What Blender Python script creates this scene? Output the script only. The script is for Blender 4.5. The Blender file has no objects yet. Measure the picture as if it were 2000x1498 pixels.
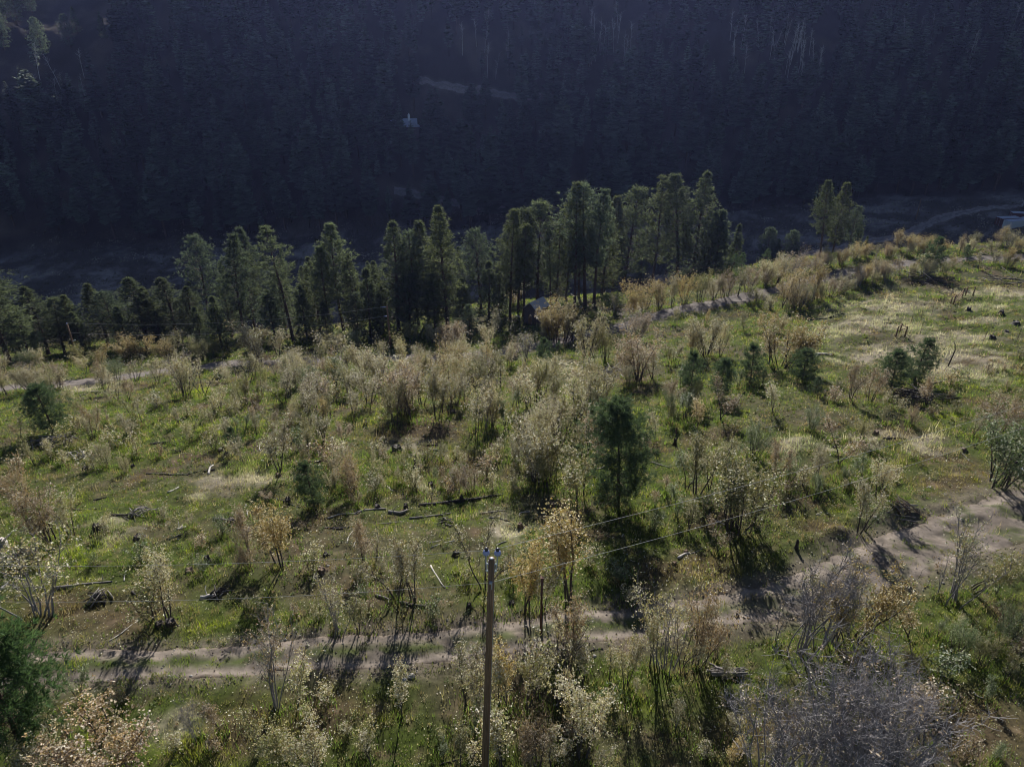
import bpy, math, random
import numpy as np
from mathutils import Vector, Matrix, Euler

# ------------------------------------------------------------------ camera, sky, sun, exposure
SC = bpy.context.scene
COL = SC.collection
CAM_Z = 28.5
PITCH = 27.7
FPX = 1388.0                       # focal length in pixels of a 2000 px wide frame
SUN_EL = 27.0
SUN_AZ = 1.0                       # degrees to the right of straight ahead
SUN_STRENGTH = 5.0
SKY_STRENGTH = 0.05
EXPOSURE = 0.74
HAZE = 0.00009

cam_data = bpy.data.cameras.new('camera')
cam = bpy.data.objects.new('camera', cam_data)
COL.objects.link(cam)
cam_data.sensor_width = 36.0
cam_data.lens = 36.0 * FPX / 2000.0
cam_data.clip_start = 0.5
cam_data.clip_end = 3000.0
cam.location = (0, 0, CAM_Z)
cam.rotation_euler = (math.radians(90 - PITCH), 0, 0)
SC.camera = cam

world = bpy.data.worlds.new('World')
SC.world = world
world.use_nodes = True
wn = world.node_tree.nodes
wn.clear()
w_out = wn.new('ShaderNodeOutputWorld')
w_bg = wn.new('ShaderNodeBackground')
w_sky = wn.new('ShaderNodeTexSky')
w_sky.sky_type = 'NISHITA'
w_sky.sun_disc = False
w_sky.sun_elevation = math.radians(SUN_EL)
w_sky.sun_rotation = math.radians(SUN_AZ)
w_sky.altitude = 2000
w_bg.inputs['Strength'].default_value = SKY_STRENGTH
world.node_tree.links.new(w_sky.outputs['Color'], w_bg.inputs['Color'])
world.node_tree.links.new(w_bg.outputs['Background'], w_out.inputs['Surface'])

sun_data = bpy.data.lights.new('sun', 'SUN')
sun_data.energy = SUN_STRENGTH
sun_data.angle = math.radians(0.53)
sun_data.color = (1.0, 0.96, 0.90)
sun = bpy.data.objects.new('sun', sun_data)
COL.objects.link(sun)
sun.location = (0, 60, 120)
sun.rotation_euler = (-math.radians(90 - SUN_EL), 0, -math.radians(SUN_AZ))

SC.view_settings.view_transform = 'Standard'
SC.view_settings.look = 'None'
SC.view_settings.gamma = 1.0
SC.view_settings.use_curve_mapping = False
SC.view_settings.exposure = EXPOSURE
SC.cycles.max_bounces = 6
SC.cycles.transparent_max_bounces = 4
SC.cycles.volume_bounces = 0
SC.cycles.pixel_filter_type = 'BLACKMAN_HARRIS'
SC.cycles.filter_width = 1.0
SC.cycles.use_denoising = True
SC.cycles.denoiser = 'OPENIMAGEDENOISE'
SC.cycles.denoising_input_passes = 'RGB_ALBEDO_NORMAL'
SC.cycles.denoising_prefilter = 'ACCURATE'

R = random.Random(11)
NR = np.random.default_rng(11)

# ------------------------------------------------------------------ noise and terrain
_perm = np.random.default_rng(5).permutation(256)
_perm = np.concatenate([_perm, _perm])
_ga = np.random.default_rng(6).uniform(0, 2 * np.pi, 256)
_gx, _gy = np.cos(_ga), np.sin(_ga)


def pnoise(x, y, seed=0):
    x = np.asarray(x, float) + seed * 17.31
    y = np.asarray(y, float) - seed * 9.77
    xi = np.floor(x).astype(int); yi = np.floor(y).astype(int)
    fx = x - xi; fy = y - yi
    u = fx * fx * fx * (fx * (fx * 6 - 15) + 10)
    v = fy * fy * fy * (fy * (fy * 6 - 15) + 10)
    xi &= 255; yi &= 255
    x1 = (xi + 1) & 255; y1 = (yi + 1) & 255

    def g(ax, ay, dx, dy):
        h = _perm[_perm[ax] + ay]
        return _gx[h] * dx + _gy[h] * dy
    a = g(xi, yi, fx, fy); b = g(x1, yi, fx - 1, fy)
    c = g(xi, y1, fx, fy - 1); d = g(x1, y1, fx - 1, fy - 1)
    return ((a + u * (b - a)) + v * ((c + u * (d - c)) - (a + u * (b - a)))) * 1.5


def fbm(x, y, seed=0, octaves=4):
    s = 0; a = 1.0; f = 1.0
    for o in range(octaves):
        s = s + a * pnoise(np.asarray(x) * f, np.asarray(y) * f, seed + o * 3)
        a *= 0.5; f *= 2.03
    return s


def sstep(a, b, x):
    t = np.clip((np.asarray(x, float) - a) / (b - a), 0, 1)
    return t * t * (3 - 2 * t)


PY = np.array([-80, -20, 0, 18, 30, 40, 60, 80, 95, 110, 124, 160])
PZ = np.array([6.0, 2.4, 1.0, 0, -1.1, -2.8, -7.2, -12.2, -16.2, -19.3, -21.2, -24.0])
MX = np.array([-200, -90, -56, 0, 40, 70, 110, 220])
MM = np.array([1.25, 1.22, 1.16, 1.0, 0.74, 0.58, 0.52, 0.50])
_yy = np.linspace(-80, 160, 481)
_pz = np.interp(_yy, PY, PZ)
_k = np.ones(21) / 21
_pz = np.convolve(np.pad(_pz, 10, mode='edge'), _k, mode='valid')
_xx = np.linspace(-200, 220, 421)
_mm = np.convolve(np.pad(np.interp(_xx, MX, MM), 15, mode='edge'), np.ones(31) / 31, mode='valid')
SLOPE_SUN = math.tan(math.radians(SUN_EL))
BERMS = []          # (x0, y0, x1, y1, height, width)


def H(x, y, fine=True):
    x = np.asarray(x, float); y = np.asarray(y, float)
    ye = 122 + 0.13 * x + 5 * pnoise(x / 37, y * 0 + 3.3, 2)
    floor = -32 + 0.035 * np.clip(x, -160, 160) + 0.8 * fbm(x / 30, y / 30, 4, 2)
    prof = np.interp(np.minimum(y, ye + 6), _yy, _pz)
    bench = prof * np.interp(x, _xx, _mm)
    bench = bench + 0.55 * pnoise(x / 19, y / 19, 1) + 0.8 * pnoise(x / 41, y / 41, 8)
    k = sstep(0, 36, y - ye)
    z = bench * (1 - k) + floor * k
    yt = 226 + 0.12 * x + 9 * pnoise(x / 55, y * 0 + 1.7, 3)
    d = np.maximum(y - yt, 0)
    d1 = np.minimum(d, 105)
    rise = 0.62 * np.where(d1 < 12, d1 * d1 / 24, d1 - 6)
    up = np.maximum(y - yt - 105, 0)
    crest = np.maximum(565 - yt - 105, 10)
    full = 216.0 - 0.62 * 99
    left = sstep(-138, -164, x)
    full = full * (1 - left) + left * 104.0
    rise = rise + np.minimum(up / crest, 1) * full
    rise = rise - np.maximum(y - 575, 0) * 0.45
    hm = sstep(5, 40, d)
    rise = rise + hm * (3.2 * fbm(x / 52, y / 70, 6, 3))
    # a gully running up the hill
    gx = x + 18 - 0.22 * (y - 226)
    rise = rise - hm * 5.0 * np.exp(-(gx / 16.0) ** 2)
    z = z + rise
    for (x0, y0, x1, y1, hh, ww) in BERMS:
        dx, dy = x1 - x0, y1 - y0
        L2 = dx * dx + dy * dy
        t = np.clip(((x - x0) * dx + (y - y0) * dy) / L2, 0, 1)
        dd = (x - x0 - t * dx) ** 2 + (y - y0 - t * dy) ** 2
        z = z + hh * np.exp(-dd / (ww * ww)) * (0.75 + 0.5 * pnoise(x / 1.6, y / 1.6, 13))
    if fine:
        z = z + 0.10 * fbm(x / 1.25, y / 1.25, 19, 2) * sstep(150, 100, y) + 0.24 * fbm(x / 4.5, y / 4.5, 9, 4) * (1 + 2.5 * sstep(150, 260, y))
    return z


def h1(x, y):
    return float(H(np.array([x]), np.array([y]))[0])


_cp, _sp = math.cos(math.radians(PITCH)), math.sin(math.radians(PITCH))


def ray(px, py):
    cx = (px - 1000.0) / FPX; cy = (749.0 - py) / FPX
    return np.array([cx, _cp + cy * _sp, -_sp + cy * _cp])


_T = np.concatenate([np.linspace(10, 150, 500), np.linspace(150.3, 520, 700)])


def at(px, py, ymax=600):
    """where the line of sight through a photo pixel meets the ground"""
    d = ray(px, py)
    x = d[0] * _T; y = d[1] * _T; z = CAM_Z + d[2] * _T
    g = z - H(x, y, False)
    below = np.nonzero((g < 0) | (y > ymax))[0]
    i = below[0] if len(below) else len(_T) - 1
    i = max(i, 1)
    a, b = g[i - 1], g[i]
    f = a / (a - b) if a > 0 and b < 0 else 0.5
    t = _T[i - 1] + f * (_T[i] - _T[i - 1])
    X, Y = d[0] * t, d[1] * t
    return np.array([X, Y, h1(X, Y)])


def at_dist(px, Y):
    """ground point at forward distance Y in the column of a pixel whose row is settled by the ground itself"""
    x = 0.0
    for _ in range(6):
        z = h1(x, Y)
        depth = Y * _cp + (CAM_Z - z) * _sp
        x = (px - 1000.0) / FPX * depth
    return np.array([x, Y, h1(x, Y)])


def height_to(p, py_top):
    """height of a thing standing at p whose tip reaches photo row py_top"""
    cy = (749.0 - py_top) / FPX
    dy, dz = _cp + cy * _sp, -_sp + cy * _cp
    return CAM_Z + dz / dy * p[1] - p[2]


def proj(x, y, z):
    x = np.asarray(x, float); y = np.asarray(y, float); z = np.asarray(z, float) - CAM_Z
    dep = y * _cp - z * _sp
    up = y * _sp + z * _cp
    return 1000 + FPX * x / dep, 749 - FPX * up / dep, dep


# ------------------------------------------------------------------ mesh helpers
class MB:
    """collects triangles and quads with one colour per vertex"""

    def __init__(self):
        self.v = []; self.q = []; self.t = []; self.c = []; self.qm = []; self.tm = []; self.n = 0

    def add(self, v, q=None, t=None, c=(0.5, 0.5, 0.5), m=0):
        v = np.asarray(v, float).reshape(-1, 3)
        self.v.append(v)
        c = np.asarray(c, float)
        if c.ndim == 1:
            c = np.tile(c, (len(v), 1))
        self.c.append(c)
        if q is not None and len(q):
            q = np.asarray(q, int).reshape(-1, 4); self.q.append(q + self.n); self.qm.append(np.full(len(q), m))
        if t is not None and len(t):
            t = np.asarray(t, int).reshape(-1, 3); self.t.append(t + self.n); self.tm.append(np.full(len(t), m))
        self.n += len(v)

    def tube(self, pts, rad, sides=5, c=(0.5, 0.5, 0.5), m=0, cap=False):
        pts = np.asarray(pts, float); k = len(pts)
        rad = np.broadcast_to(np.asarray(rad, float), (k,))
        tan = np.gradient(pts, axis=0)
        tan /= np.linalg.norm(tan, axis=1)[:, None] + 1e-9
        ref = np.array([1.0, 0, 0]) if abs(tan[0][0]) < 0.8 else np.array([0, 1.0, 0])
        a = np.cross(tan, ref); a /= np.linalg.norm(a, axis=1)[:, None] + 1e-9
        b = np.cross(tan, a)
        ang = np.arange(sides) * 2 * np.pi / sides
        ring = (pts[:, None, :] + rad[:, None, None] * (np.cos(ang)[None, :, None] * a[:, None, :] + np.sin(ang)[None, :, None] * b[:, None, :]))
        idx = np.arange(k * sides).reshape(k, sides)
        q = np.stack([idx[:-1], np.roll(idx[:-1], -1, 1), np.roll(idx[1:], -1, 1), idx[1:]], -1).reshape(-1, 4)
        v = ring.reshape(-1, 3)
        t = []
        if cap:
            v = np.concatenate([v, pts[:1], pts[-1:]])
            c0, c1 = k * sides, k * sides + 1
            for i in range(sides):
                j = (i + 1) % sides
                t.append((c0, idx[0][j], idx[0][i])); t.append((c1, idx[-1][i], idx[-1][j]))
        self.add(v, q, t, c, m)

    def box(self, x0, x1, y0, y1, z0, z1, c=(0.5, 0.5, 0.5), m=0, M=None):
        v = np.array([(x, y, z) for z in (z0, z1) for y in (y0, y1) for x in (x0, x1)], float)
        if M is not None:
            v = v @ np.array(M.to_3x3()).T + np.array(M.translation)
        q = [(0, 2, 3, 1), (4, 5, 7, 6), (0, 1, 5, 4), (2, 6, 7, 3), (0, 4, 6, 2), (1, 3, 7, 5)]
        self.add(v, q, None, c, m)

    def mesh(self, name, mats, smooth=False):
        me = bpy.data.meshes.new(name)
        v = np.concatenate(self.v); col = np.concatenate(self.c)
        q = np.concatenate(self.q) if self.q else np.zeros((0, 4), int)
        t = np.concatenate(self.t) if self.t else np.zeros((0, 3), int)
        fm = np.concatenate(self.qm + self.tm) if (self.qm or self.tm) else np.zeros(0, int)
        me.vertices.add(len(v)); me.vertices.foreach_set('co', v.ravel())
        loops = np.concatenate([q.ravel(), t.ravel()]).astype(np.int32)
        me.loops.add(len(loops)); me.loops.foreach_set('vertex_index', loops)
        nf = len(q) + len(t)
        me.polygons.add(nf)
        starts = np.concatenate([np.arange(len(q)) * 4, len(q) * 4 + np.arange(len(t)) * 3]).astype(np.int32)
        me.polygons.foreach_set('loop_start', starts)
        me.polygons.foreach_set('material_index', fm.astype(np.int32))
        me.polygons.foreach_set('use_smooth', np.full(nf, smooth, dtype=bool))
        at_ = me.color_attributes.new('Col', 'FLOAT_COLOR', 'POINT')
        rgba = np.ones((len(v), 4), np.float32); rgba[:, :3] = col
        at_.data.foreach_set('color', rgba.ravel())
        for mt in mats:
            me.materials.append(mt)
        me.update(calc_edges=True)
        return me


def link(name, me, parent=None):
    o = bpy.data.objects.new(name, me)
    COL.objects.link(o)
    if parent is not None:
        o.parent = parent
    return o


def tag(o, label=None, cat=None, group=None, kind=None):
    if label: o['label'] = label
    if cat: o['category'] = cat
    if group: o['group'] = group
    if kind: o['kind'] = kind
    return o


def thing(name, label, cat, loc, rz=0.0, scale=1.0, group=None, tilt=(0, 0)):
    e = bpy.data.objects.new(name, None)
    COL.objects.link(e)
    e.empty_display_size = 0.3
    e.location = [float(c) for c in loc]
    e.rotation_euler = (tilt[0], tilt[1], rz)
    e.scale = (scale, scale, scale) if not isinstance(scale, tuple) else scale
    return tag(e, label, cat, group)


# ------------------------------------------------------------------ materials
def new_mat(name):
    m = bpy.data.materials.new(name); m.use_nodes = True
    n = m.node_tree.nodes; n.clear()
    return m, n, m.node_tree.links


def mat_leaf(name, transl, rough, spec=0.5, vary=0.5, tr_gain=1.3):
    m, n, l = new_mat(name)
    out = n.new('ShaderNodeOutputMaterial'); mix = n.new('ShaderNodeMixShader')
    p = n.new('ShaderNodeBsdfPrincipled'); tr = n.new('ShaderNodeBsdfTranslucent')
    a = n.new('ShaderNodeAttribute'); a.attribute_name = 'Col'
    oi = n.new('ShaderNodeObjectInfo')
    mr = n.new('ShaderNodeMapRange'); mr.inputs['To Min'].default_value = 1 - vary * 0.5; mr.inputs['To Max'].default_value = 1 + vary * 0.5
    l.new(oi.outputs['Random'], mr.inputs['Value'])
    mul = n.new('ShaderNodeMix'); mul.data_type = 'RGBA'; mul.blend_type = 'MULTIPLY'; mul.inputs[0].default_value = 1.0
    l.new(a.outputs['Color'], mul.inputs[6]); l.new(mr.outputs['Result'], mul.inputs[7])
    l.new(mul.outputs[2], p.inputs['Base Color'])
    g = n.new('ShaderNodeMix'); g.data_type = 'RGBA'; g.blend_type = 'MULTIPLY'; g.inputs[0].default_value = 1.0
    l.new(mul.outputs[2], g.inputs[6]); g.inputs[7].default_value = (tr_gain, tr_gain, tr_gain * 0.75, 1)
    l.new(g.outputs[2], tr.inputs['Color'])
    p.inputs['Roughness'].default_value = rough
    p.inputs['Specular IOR Level'].default_value = spec
    mix.inputs['Fac'].default_value = transl
    l.new(p.outputs['BSDF'], mix.inputs[1]); l.new(tr.outputs['BSDF'], mix.inputs[2])
    l.new(mix.outputs['Shader'], out.inputs['Surface'])
    return m


def mat_noise(name, c0, c1, scale=6.0, rough=0.85, bump=0.3, stretch=(1, 1, 1), attr=False, detail=5, spec=0.3):
    m, n, l = new_mat(name)
    out = n.new('ShaderNodeOutputMaterial'); p = n.new('ShaderNodeBsdfPrincipled')
    tc = n.new('ShaderNodeTexCoord'); mp = n.new('ShaderNodeMapping'); mp.inputs['Scale'].default_value = stretch
    nz = n.new('ShaderNodeTexNoise'); nz.inputs['Scale'].default_value = scale; nz.inputs['Detail'].default_value = detail
    nz.inputs['Roughness'].default_value = 0.65
    cr = n.new('ShaderNodeValToRGB')
    cr.color_ramp.elements[0].position = 0.3; cr.color_ramp.elements[1].position = 0.7
    cr.color_ramp.elements[0].color = (*c0, 1); cr.color_ramp.elements[1].color = (*c1, 1)
    l.new(tc.outputs['Object'], mp.inputs['Vector']); l.new(mp.outputs['Vector'], nz.inputs['Vector']); l.new(nz.outputs['Fac'], cr.inputs['Fac'])
    src = cr.outputs['Color']
    if attr:
        a = n.new('ShaderNodeAttribute'); a.attribute_name = 'Col'
        mul = n.new('ShaderNodeMix'); mul.data_type = 'RGBA'; mul.blend_type = 'MULTIPLY'; mul.inputs[0].default_value = 1.0
        l.new(src, mul.inputs[6]); l.new(a.outputs['Color'], mul.inputs[7]); src = mul.outputs[2]
    l.new(src, p.inputs['Base Color'])
    bp = n.new('ShaderNodeBump'); bp.inputs['Strength'].default_value = bump; bp.inputs['Distance'].default_value = 0.05
    l.new(nz.outputs['Fac'], bp.inputs['Height']); l.new(bp.outputs['Normal'], p.inputs['Normal'])
    p.inputs['Roughness'].default_value = rough; p.inputs['Specular IOR Level'].default_value = spec
    l.new(p.outputs['BSDF'], out.inputs['Surface'])
    return m


M_leaf = mat_leaf('oak_leaves', 0.30, 0.52, 0.75, 0.5, 1.35)
M_needle = mat_leaf('pine_needles', 0.38, 0.75, 0.12, 0.45, 1.5)
M_grass = mat_leaf('grass_blades', 0.42, 0.7, 0.10, 0.0, 1.7)
M_under = mat_leaf('undergrowth_leaves', 0.34, 0.55, 0.35, 0.0, 1.5)
M_litter = mat_leaf('fallen_leaves', 0.15, 0.45, 0.5, 0.0, 1.0)
M_bark = mat_noise('oak_bark', (0.035, 0.028, 0.024), (0.11, 0.09, 0.08), 14, 0.9, 0.5)
M_greybark = mat_noise('grey_bark', (0.12, 0.11, 0.11), (0.30, 0.28, 0.285), 14, 0.6, 0.3)
M_pinebark = mat_noise('pine_bark', (0.04, 0.028, 0.022), (0.13, 0.085, 0.06), 5, 0.9, 0.6, (3, 3, 0.7))
M_aspen = mat_noise('aspen_bark', (0.30, 0.29, 0.27), (0.62, 0.60, 0.56), 3, 0.8, 0.2, (2, 2, 0.5))
M_ground = mat_noise('ground_soil', (0.55, 0.55, 0.55), (1.35, 1.3, 1.25), 2.6, 0.95, 0.9, attr=True, detail=9, spec=0.05)
M_dirt = mat_noise('track_dirt', (0.5, 0.49, 0.48), (1.3, 1.27, 1.24), 1.3, 0.95, 1.0, attr=True, detail=10, spec=0.15)
M_pole = mat_noise('weathered_pole', (0.09, 0.05, 0.028), (0.34, 0.215, 0.13), 3.5, 0.85, 0.7, (12, 12, 0.3), detail=8)
M_log = mat_noise('weathered_wood', (0.55, 0.55, 0.55), (1.3, 1.3, 1.3), 5, 0.75, 0.6, (6, 6, 6), attr=True)
M_metal = mat_noise('galvanised_metal', (0.32, 0.33, 0.35), (0.5, 0.5, 0.52), 8, 0.4, 0.05)
M_porc = mat_noise('glazed_insulator', (0.30, 0.33, 0.55), (0.38, 0.42, 0.66), 4, 0.18, 0.0, spec=0.6)
M_porcd = mat_noise('dark_glaze', (0.025, 0.02, 0.02), (0.05, 0.04, 0.04), 4, 0.25, 0.0, spec=0.6)
M_wire = mat_noise('wire_aluminium', (0.30, 0.29, 0.27), (0.42, 0.41, 0.38), 20, 0.45, 0.0)
M_rust = mat_noise('rusty_steel', (0.08, 0.04, 0.03), (0.16, 0.08, 0.05), 12, 0.8, 0.2)
M_rock = mat_noise('rock', (0.22, 0.20, 0.18), (0.48, 0.45, 0.41), 3, 0.9, 0.6)
M_plank = mat_noise('shed_boards', (0.07, 0.055, 0.055), (0.17, 0.13, 0.12), 4, 0.85, 0.3, (6, 6, 0.5))
M_roofm = mat_noise('shed_roof', (0.34, 0.32, 0.33), (0.58, 0.56, 0.56), 5, 0.5, 0.3, (1, 6, 1))
M_white = mat_noise('white_paint', (0.66, 0.68, 0.68), (0.8, 0.81, 0.8), 2, 0.45, 0.05)
M_redc = mat_noise('red_container', (0.10, 0.04, 0.03), (0.17, 0.07, 0.055), 2, 0.6, 0.1)
M_palec = mat_noise('pale_container', (0.55, 0.57, 0.55), (0.72, 0.73, 0.71), 2, 0.6, 0.1)
M_greyroof = mat_noise('metal_roof', (0.30, 0.33, 0.40), (0.40, 0.43, 0.50), 2, 0.5, 0.1)
M_glass = mat_noise('dark_glass', (0.01, 0.012, 0.015), (0.02, 0.022, 0.026), 2, 0.08, 0.0, spec=0.6)
M_tyre = mat_noise('tyre_rubber', (0.012, 0.012, 0.012), (0.03, 0.03, 0.03), 8, 0.9, 0.2)

# ------------------------------------------------------------------ tracks and roads laid out on the ground
def smooth_path(pts, step):
    pts = np.asarray(pts, float)
    # Catmull-Rom through the points, resampled evenly
    P = np.concatenate([[2 * pts[0] - pts[1]], pts, [2 * pts[-1] - pts[-2]]])
    out = []
    for i in range(1, len(P) - 2):
        for t in np.linspace(0, 1, 24, endpoint=False):
            out.append(0.5 * ((2 * P[i]) + (-P[i - 1] + P[i + 1]) * t + (2 * P[i - 1] - 5 * P[i] + 4 * P[i + 1] - P[i + 2]) * t * t + (-P[i - 1] + 3 * P[i] - 3 * P[i + 1] + P[i + 2]) * t ** 3))
    out = np.array(out + [pts[-1]])
    s = np.concatenate([[0], np.cumsum(np.linalg.norm(np.diff(out, axis=0), axis=1))])
    u = np.arange(0, s[-1], step)
    return np.stack([np.interp(u, s, out[:, k]) for k in range(out.shape[1])], 1)


def px_path(pxs, widths, step, ymax=600):
    pts = [(*at(px, py, ymax)[:2], w) for (px, py), w in zip(pxs, widths)]
    return smooth_path(pts, step)


TRACK = px_path([(-330, 1335), (-120, 1318), (100, 1300), (300, 1296), (500, 1284), (750, 1268), (900, 1255), (1100, 1228), (1300, 1205), (1450, 1186), (1600, 1146), (1750, 1088), (1880, 1040), (2000, 1005), (2180, 950)],
                [2.6, 2.6, 2.6, 2.6, 2.6, 2.7, 2.7, 2.8, 3.0, 3.2, 3.7, 4.8, 5.2, 5.8, 6.2], 0.25)
ROAD = px_path([(-150, 770), (100, 752), (230, 738), (330, 723), (430, 713), (560, 706), (700, 700), (850, 697), (960, 691), (1060, 674), (1110, 662), (1200, 641), (1300, 612), (1400, 592), (1500, 570), (1600, 546), (1720, 522), (1800, 512), (1900, 506), (2000, 502), (2150, 498)],
               [4.2] * 21, 0.5)
FLOOR_TRACK = px_path([(1560, 500), (1680, 475), (1770, 458), (1812, 438), (1870, 417), (1960, 404), (2060, 398)], [4.0] * 7, 1.0)
HILL_ROAD = px_path([(820, 158), (870, 168), (920, 176), (990, 187), (1060, 188)], [3.2] * 5, 1.0)
HILL_ROAD2 = px_path([(770, 372), (830, 384), (900, 398), (960, 408), (1010, 415)], [3.0] * 5, 1.0)
b0 = at(1545, 1068); b1 = at(1640, 1038); b2 = at(1765, 992)
BERMS += [(b0[0], b0[1], b1[0], b1[1], 0.35, 0.7), (b1[0], b1[1], b2[0], b2[1], 0.6, 0.9)]
for (p, q, hh) in (((1790, 1000), (1960, 960), 0.3), ((1800, 1030), (1990, 985), 0.22), ((1600, 1130), (1720, 1075), 0.15), ((1250, 1255), (1460, 1215), 0.22), ((300, 1335), (700, 1318), 0.12)):
    a_, b_ = at(*p), at(*q)
    BERMS.append((a_[0], a_[1], b_[0], b_[1], hh, 0.6))


def dist_to_path(path, x, y):
    """(signed offset across, half width there) for arrays of points"""
    x = np.asarray(x, float).ravel(); y = np.asarray(y, float).ravel()
    sub = path[:: max(1, len(path) // 160)]
    d2 = np.full(len(x), 1e9); sg = np.zeros(len(x)); hw = np.zeros(len(x))
    for i in range(len(sub) - 1):
        ax, ay, aw = sub[i]; bx, by, bw = sub[i + 1]
        dx, dy = bx - ax, by - ay
        L2 = dx * dx + dy * dy + 1e-9
        t = np.clip(((x - ax) * dx + (y - ay) * dy) / L2, 0, 1)
        ex, ey = x - ax - t * dx, y - ay - t * dy
        dd = ex * ex + ey * ey
        better = dd < d2
        d2 = np.where(better, dd, d2)
        sg = np.where(better, np.sign(dx * ey - dy * ex), sg)
        hw = np.where(better, 0.5 * (aw + t * (bw - aw)), hw)
    return np.sqrt(d2) * sg, hw


# ------------------------------------------------------------------ ground sheet
def steps(segs):
    out = []
    for a, b, s in segs:
        out += list(np.arange(a, b, s))
    return np.array(out + [segs[-1][1]], float)


ROWS = steps([(-80, 8, 3), (8, 45, 0.36), (45, 90, 0.5), (90, 150, 0.7), (150, 240, 1.4), (240, 350, 1.9), (350, 600, 7), (600, 900, 25)])
NC = 470
u = np.linspace(-1, 1, NC)
u = np.sign(u) * (0.55 * np.abs(u) + 0.45 * np.abs(u) ** 3)
dep0 = np.maximum(ROWS, 0) * _cp + 32 * _sp
W = np.maximum(75, 1.2 * dep0 + 25)
GX = u[None, :] * W[:, None]
GY = np.repeat(ROWS[:, None], NC, 1)
gx, gy = GX.ravel(), GY.ravel()

C_GREEN = np.array([0.050, 0.070, 0.014]); C_BRIGHT = np.array([0.10, 0.135, 0.018]); C_BROWN = np.array([0.072, 0.055, 0.032])
C_STRAW = np.array([0.36, 0.32, 0.25]); C_DULL = np.array([0.07, 0.066, 0.036]); C_LITTER = np.array([0.17, 0.125, 0.085])
C_DIRT = np.array([0.175, 0.147, 0.122]); C_GREYD = np.array([0.125, 0.108, 0.092])
STRAW = [(1745, 600, 7), (1700, 628, 6), (1640, 648, 4), (1760, 640, 4), (1735, 690, 5), (1800, 690, 6), (1860, 660, 5), (1870, 700, 6), (1830, 715, 5), (1900, 725, 4), (1950, 572, 5), (1990, 575, 4), (1890, 572, 4), (1935, 600, 3), (1920, 625, 3), (1680, 700, 4),
         (440, 945, 2.8), (480, 935, 2.2), (230, 1030, 2.0), (215, 1040, 1.6), (1000, 1015, 1.8), (985, 1040, 1.5), (870, 950, 2.0), (320, 1410, 1.2), (800, 870, 2.5), (1690, 865, 2.5), (1780, 860, 3.0), (1560, 870, 2.2), (590, 930, 1.5), (160, 760, 5), (60, 750, 5)]
STRAWP = [(*at(a, b)[:2], r) for a, b, r in STRAW]
BROWNS = [(900, 900, 3), (800, 845, 5), (1380, 1105, 2.5), (1290, 1120, 2.2), (640, 1395, 2.0), (1750, 845, 3.5), (120, 1185, 2.5), (250, 1200, 2.5), (700, 1150, 1.6), (1880, 1400, 3), (1420, 1160, 2), (1600, 1030, 1.8), (1850, 900, 3), (1850, 945, 2.5), (1900, 925, 2.5), (1500, 1430, 2.4), (480, 1420, 2), (1980, 560, 5), (1830, 548, 4)]
BROWNP = [(*at(a, b)[:2], r) for a, b, r in BROWNS]


def blob(pts, x, y):
    s = np.zeros(len(x))
    for (bx, by, r) in pts:
        dd = (x - bx) ** 2 / (r * r * 1.1) + (y - by) ** 2 / (r * r * 0.6)
        s = np.maximum(s, np.exp(-dd))
    return s


def lerp(a, b, t):
    return a * (1 - t)[:, None] + b * t[:, None]


def cover_weights(x, y):
    """how green, how brown, how strawy the ground cover is at each point"""
    n1 = fbm(x / 7.0, y / 7.0, 21, 4); n2 = fbm(x / 2.3, y / 2.3, 31, 3); n3 = fbm(x / 16.0, y / 16.0, 41, 3)
    green = sstep(-0.35, 0.35, n3 * 0.7 + n1 * 0.5 + 0.18)
    bright = sstep(0.15, 0.65, n2 * 0.6 + n1 * 0.4) * green
    brown = sstep(0.22, 0.7, -n1 * 0.7 - n2 * 0.4 + 0.0)
    straw = np.clip(blob(STRAWP, x, y) * 1.2 + 0.9 * n2 - 0.35, 0, 1) * (blob(STRAWP, x, y) > 0.08)
    straw = np.maximum(straw, 0.6 * sstep(0.42, 0.8, n1 - 0.4 * n2 - 0.1) * sstep(20, 60, x))
    brown = np.clip(np.maximum(brown, blob(BROWNP, x, y) * 1.2 + 0.3 * n2), 0, 1)
    return green, bright, brown, straw


def ground_colour(x, y):
    green, bright, brown, straw = cover_weights(x, y)
    base = np.tile(C_DULL, (len(x), 1))
    base = lerp(base, C_GREEN, green * 0.9)
    base = lerp(base, C_BRIGHT, bright * 0.7)
    base = lerp(base, C_BROWN, brown * 0.9)
    base = lerp(base, C_LITTER, np.clip(fbm(x / 1.1, y / 1.1, 51, 2) - 0.25, 0, 1) * 0.8)
    base = lerp(base, C_STRAW * 0.75, straw * 0.85)
    nfl = fbm(x / 13, y / 13, 61, 4)
    ye = 122 + 0.13 * x + 14
    k = sstep(0, 14, y - ye)
    flo = lerp(np.tile(np.array([0.07, 0.062, 0.055]), (len(x), 1)), np.array([0.22, 0.20, 0.19]), sstep(-0.2, 0.9, nfl + 0.5 * fbm(x / 2.2, y / 3.0, 64, 3)))
    base = lerp(base, flo, k)
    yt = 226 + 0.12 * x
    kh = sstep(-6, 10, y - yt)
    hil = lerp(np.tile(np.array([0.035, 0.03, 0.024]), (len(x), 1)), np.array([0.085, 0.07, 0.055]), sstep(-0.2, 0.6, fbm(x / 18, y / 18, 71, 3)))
    return lerp(base, hil, kh)


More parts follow.
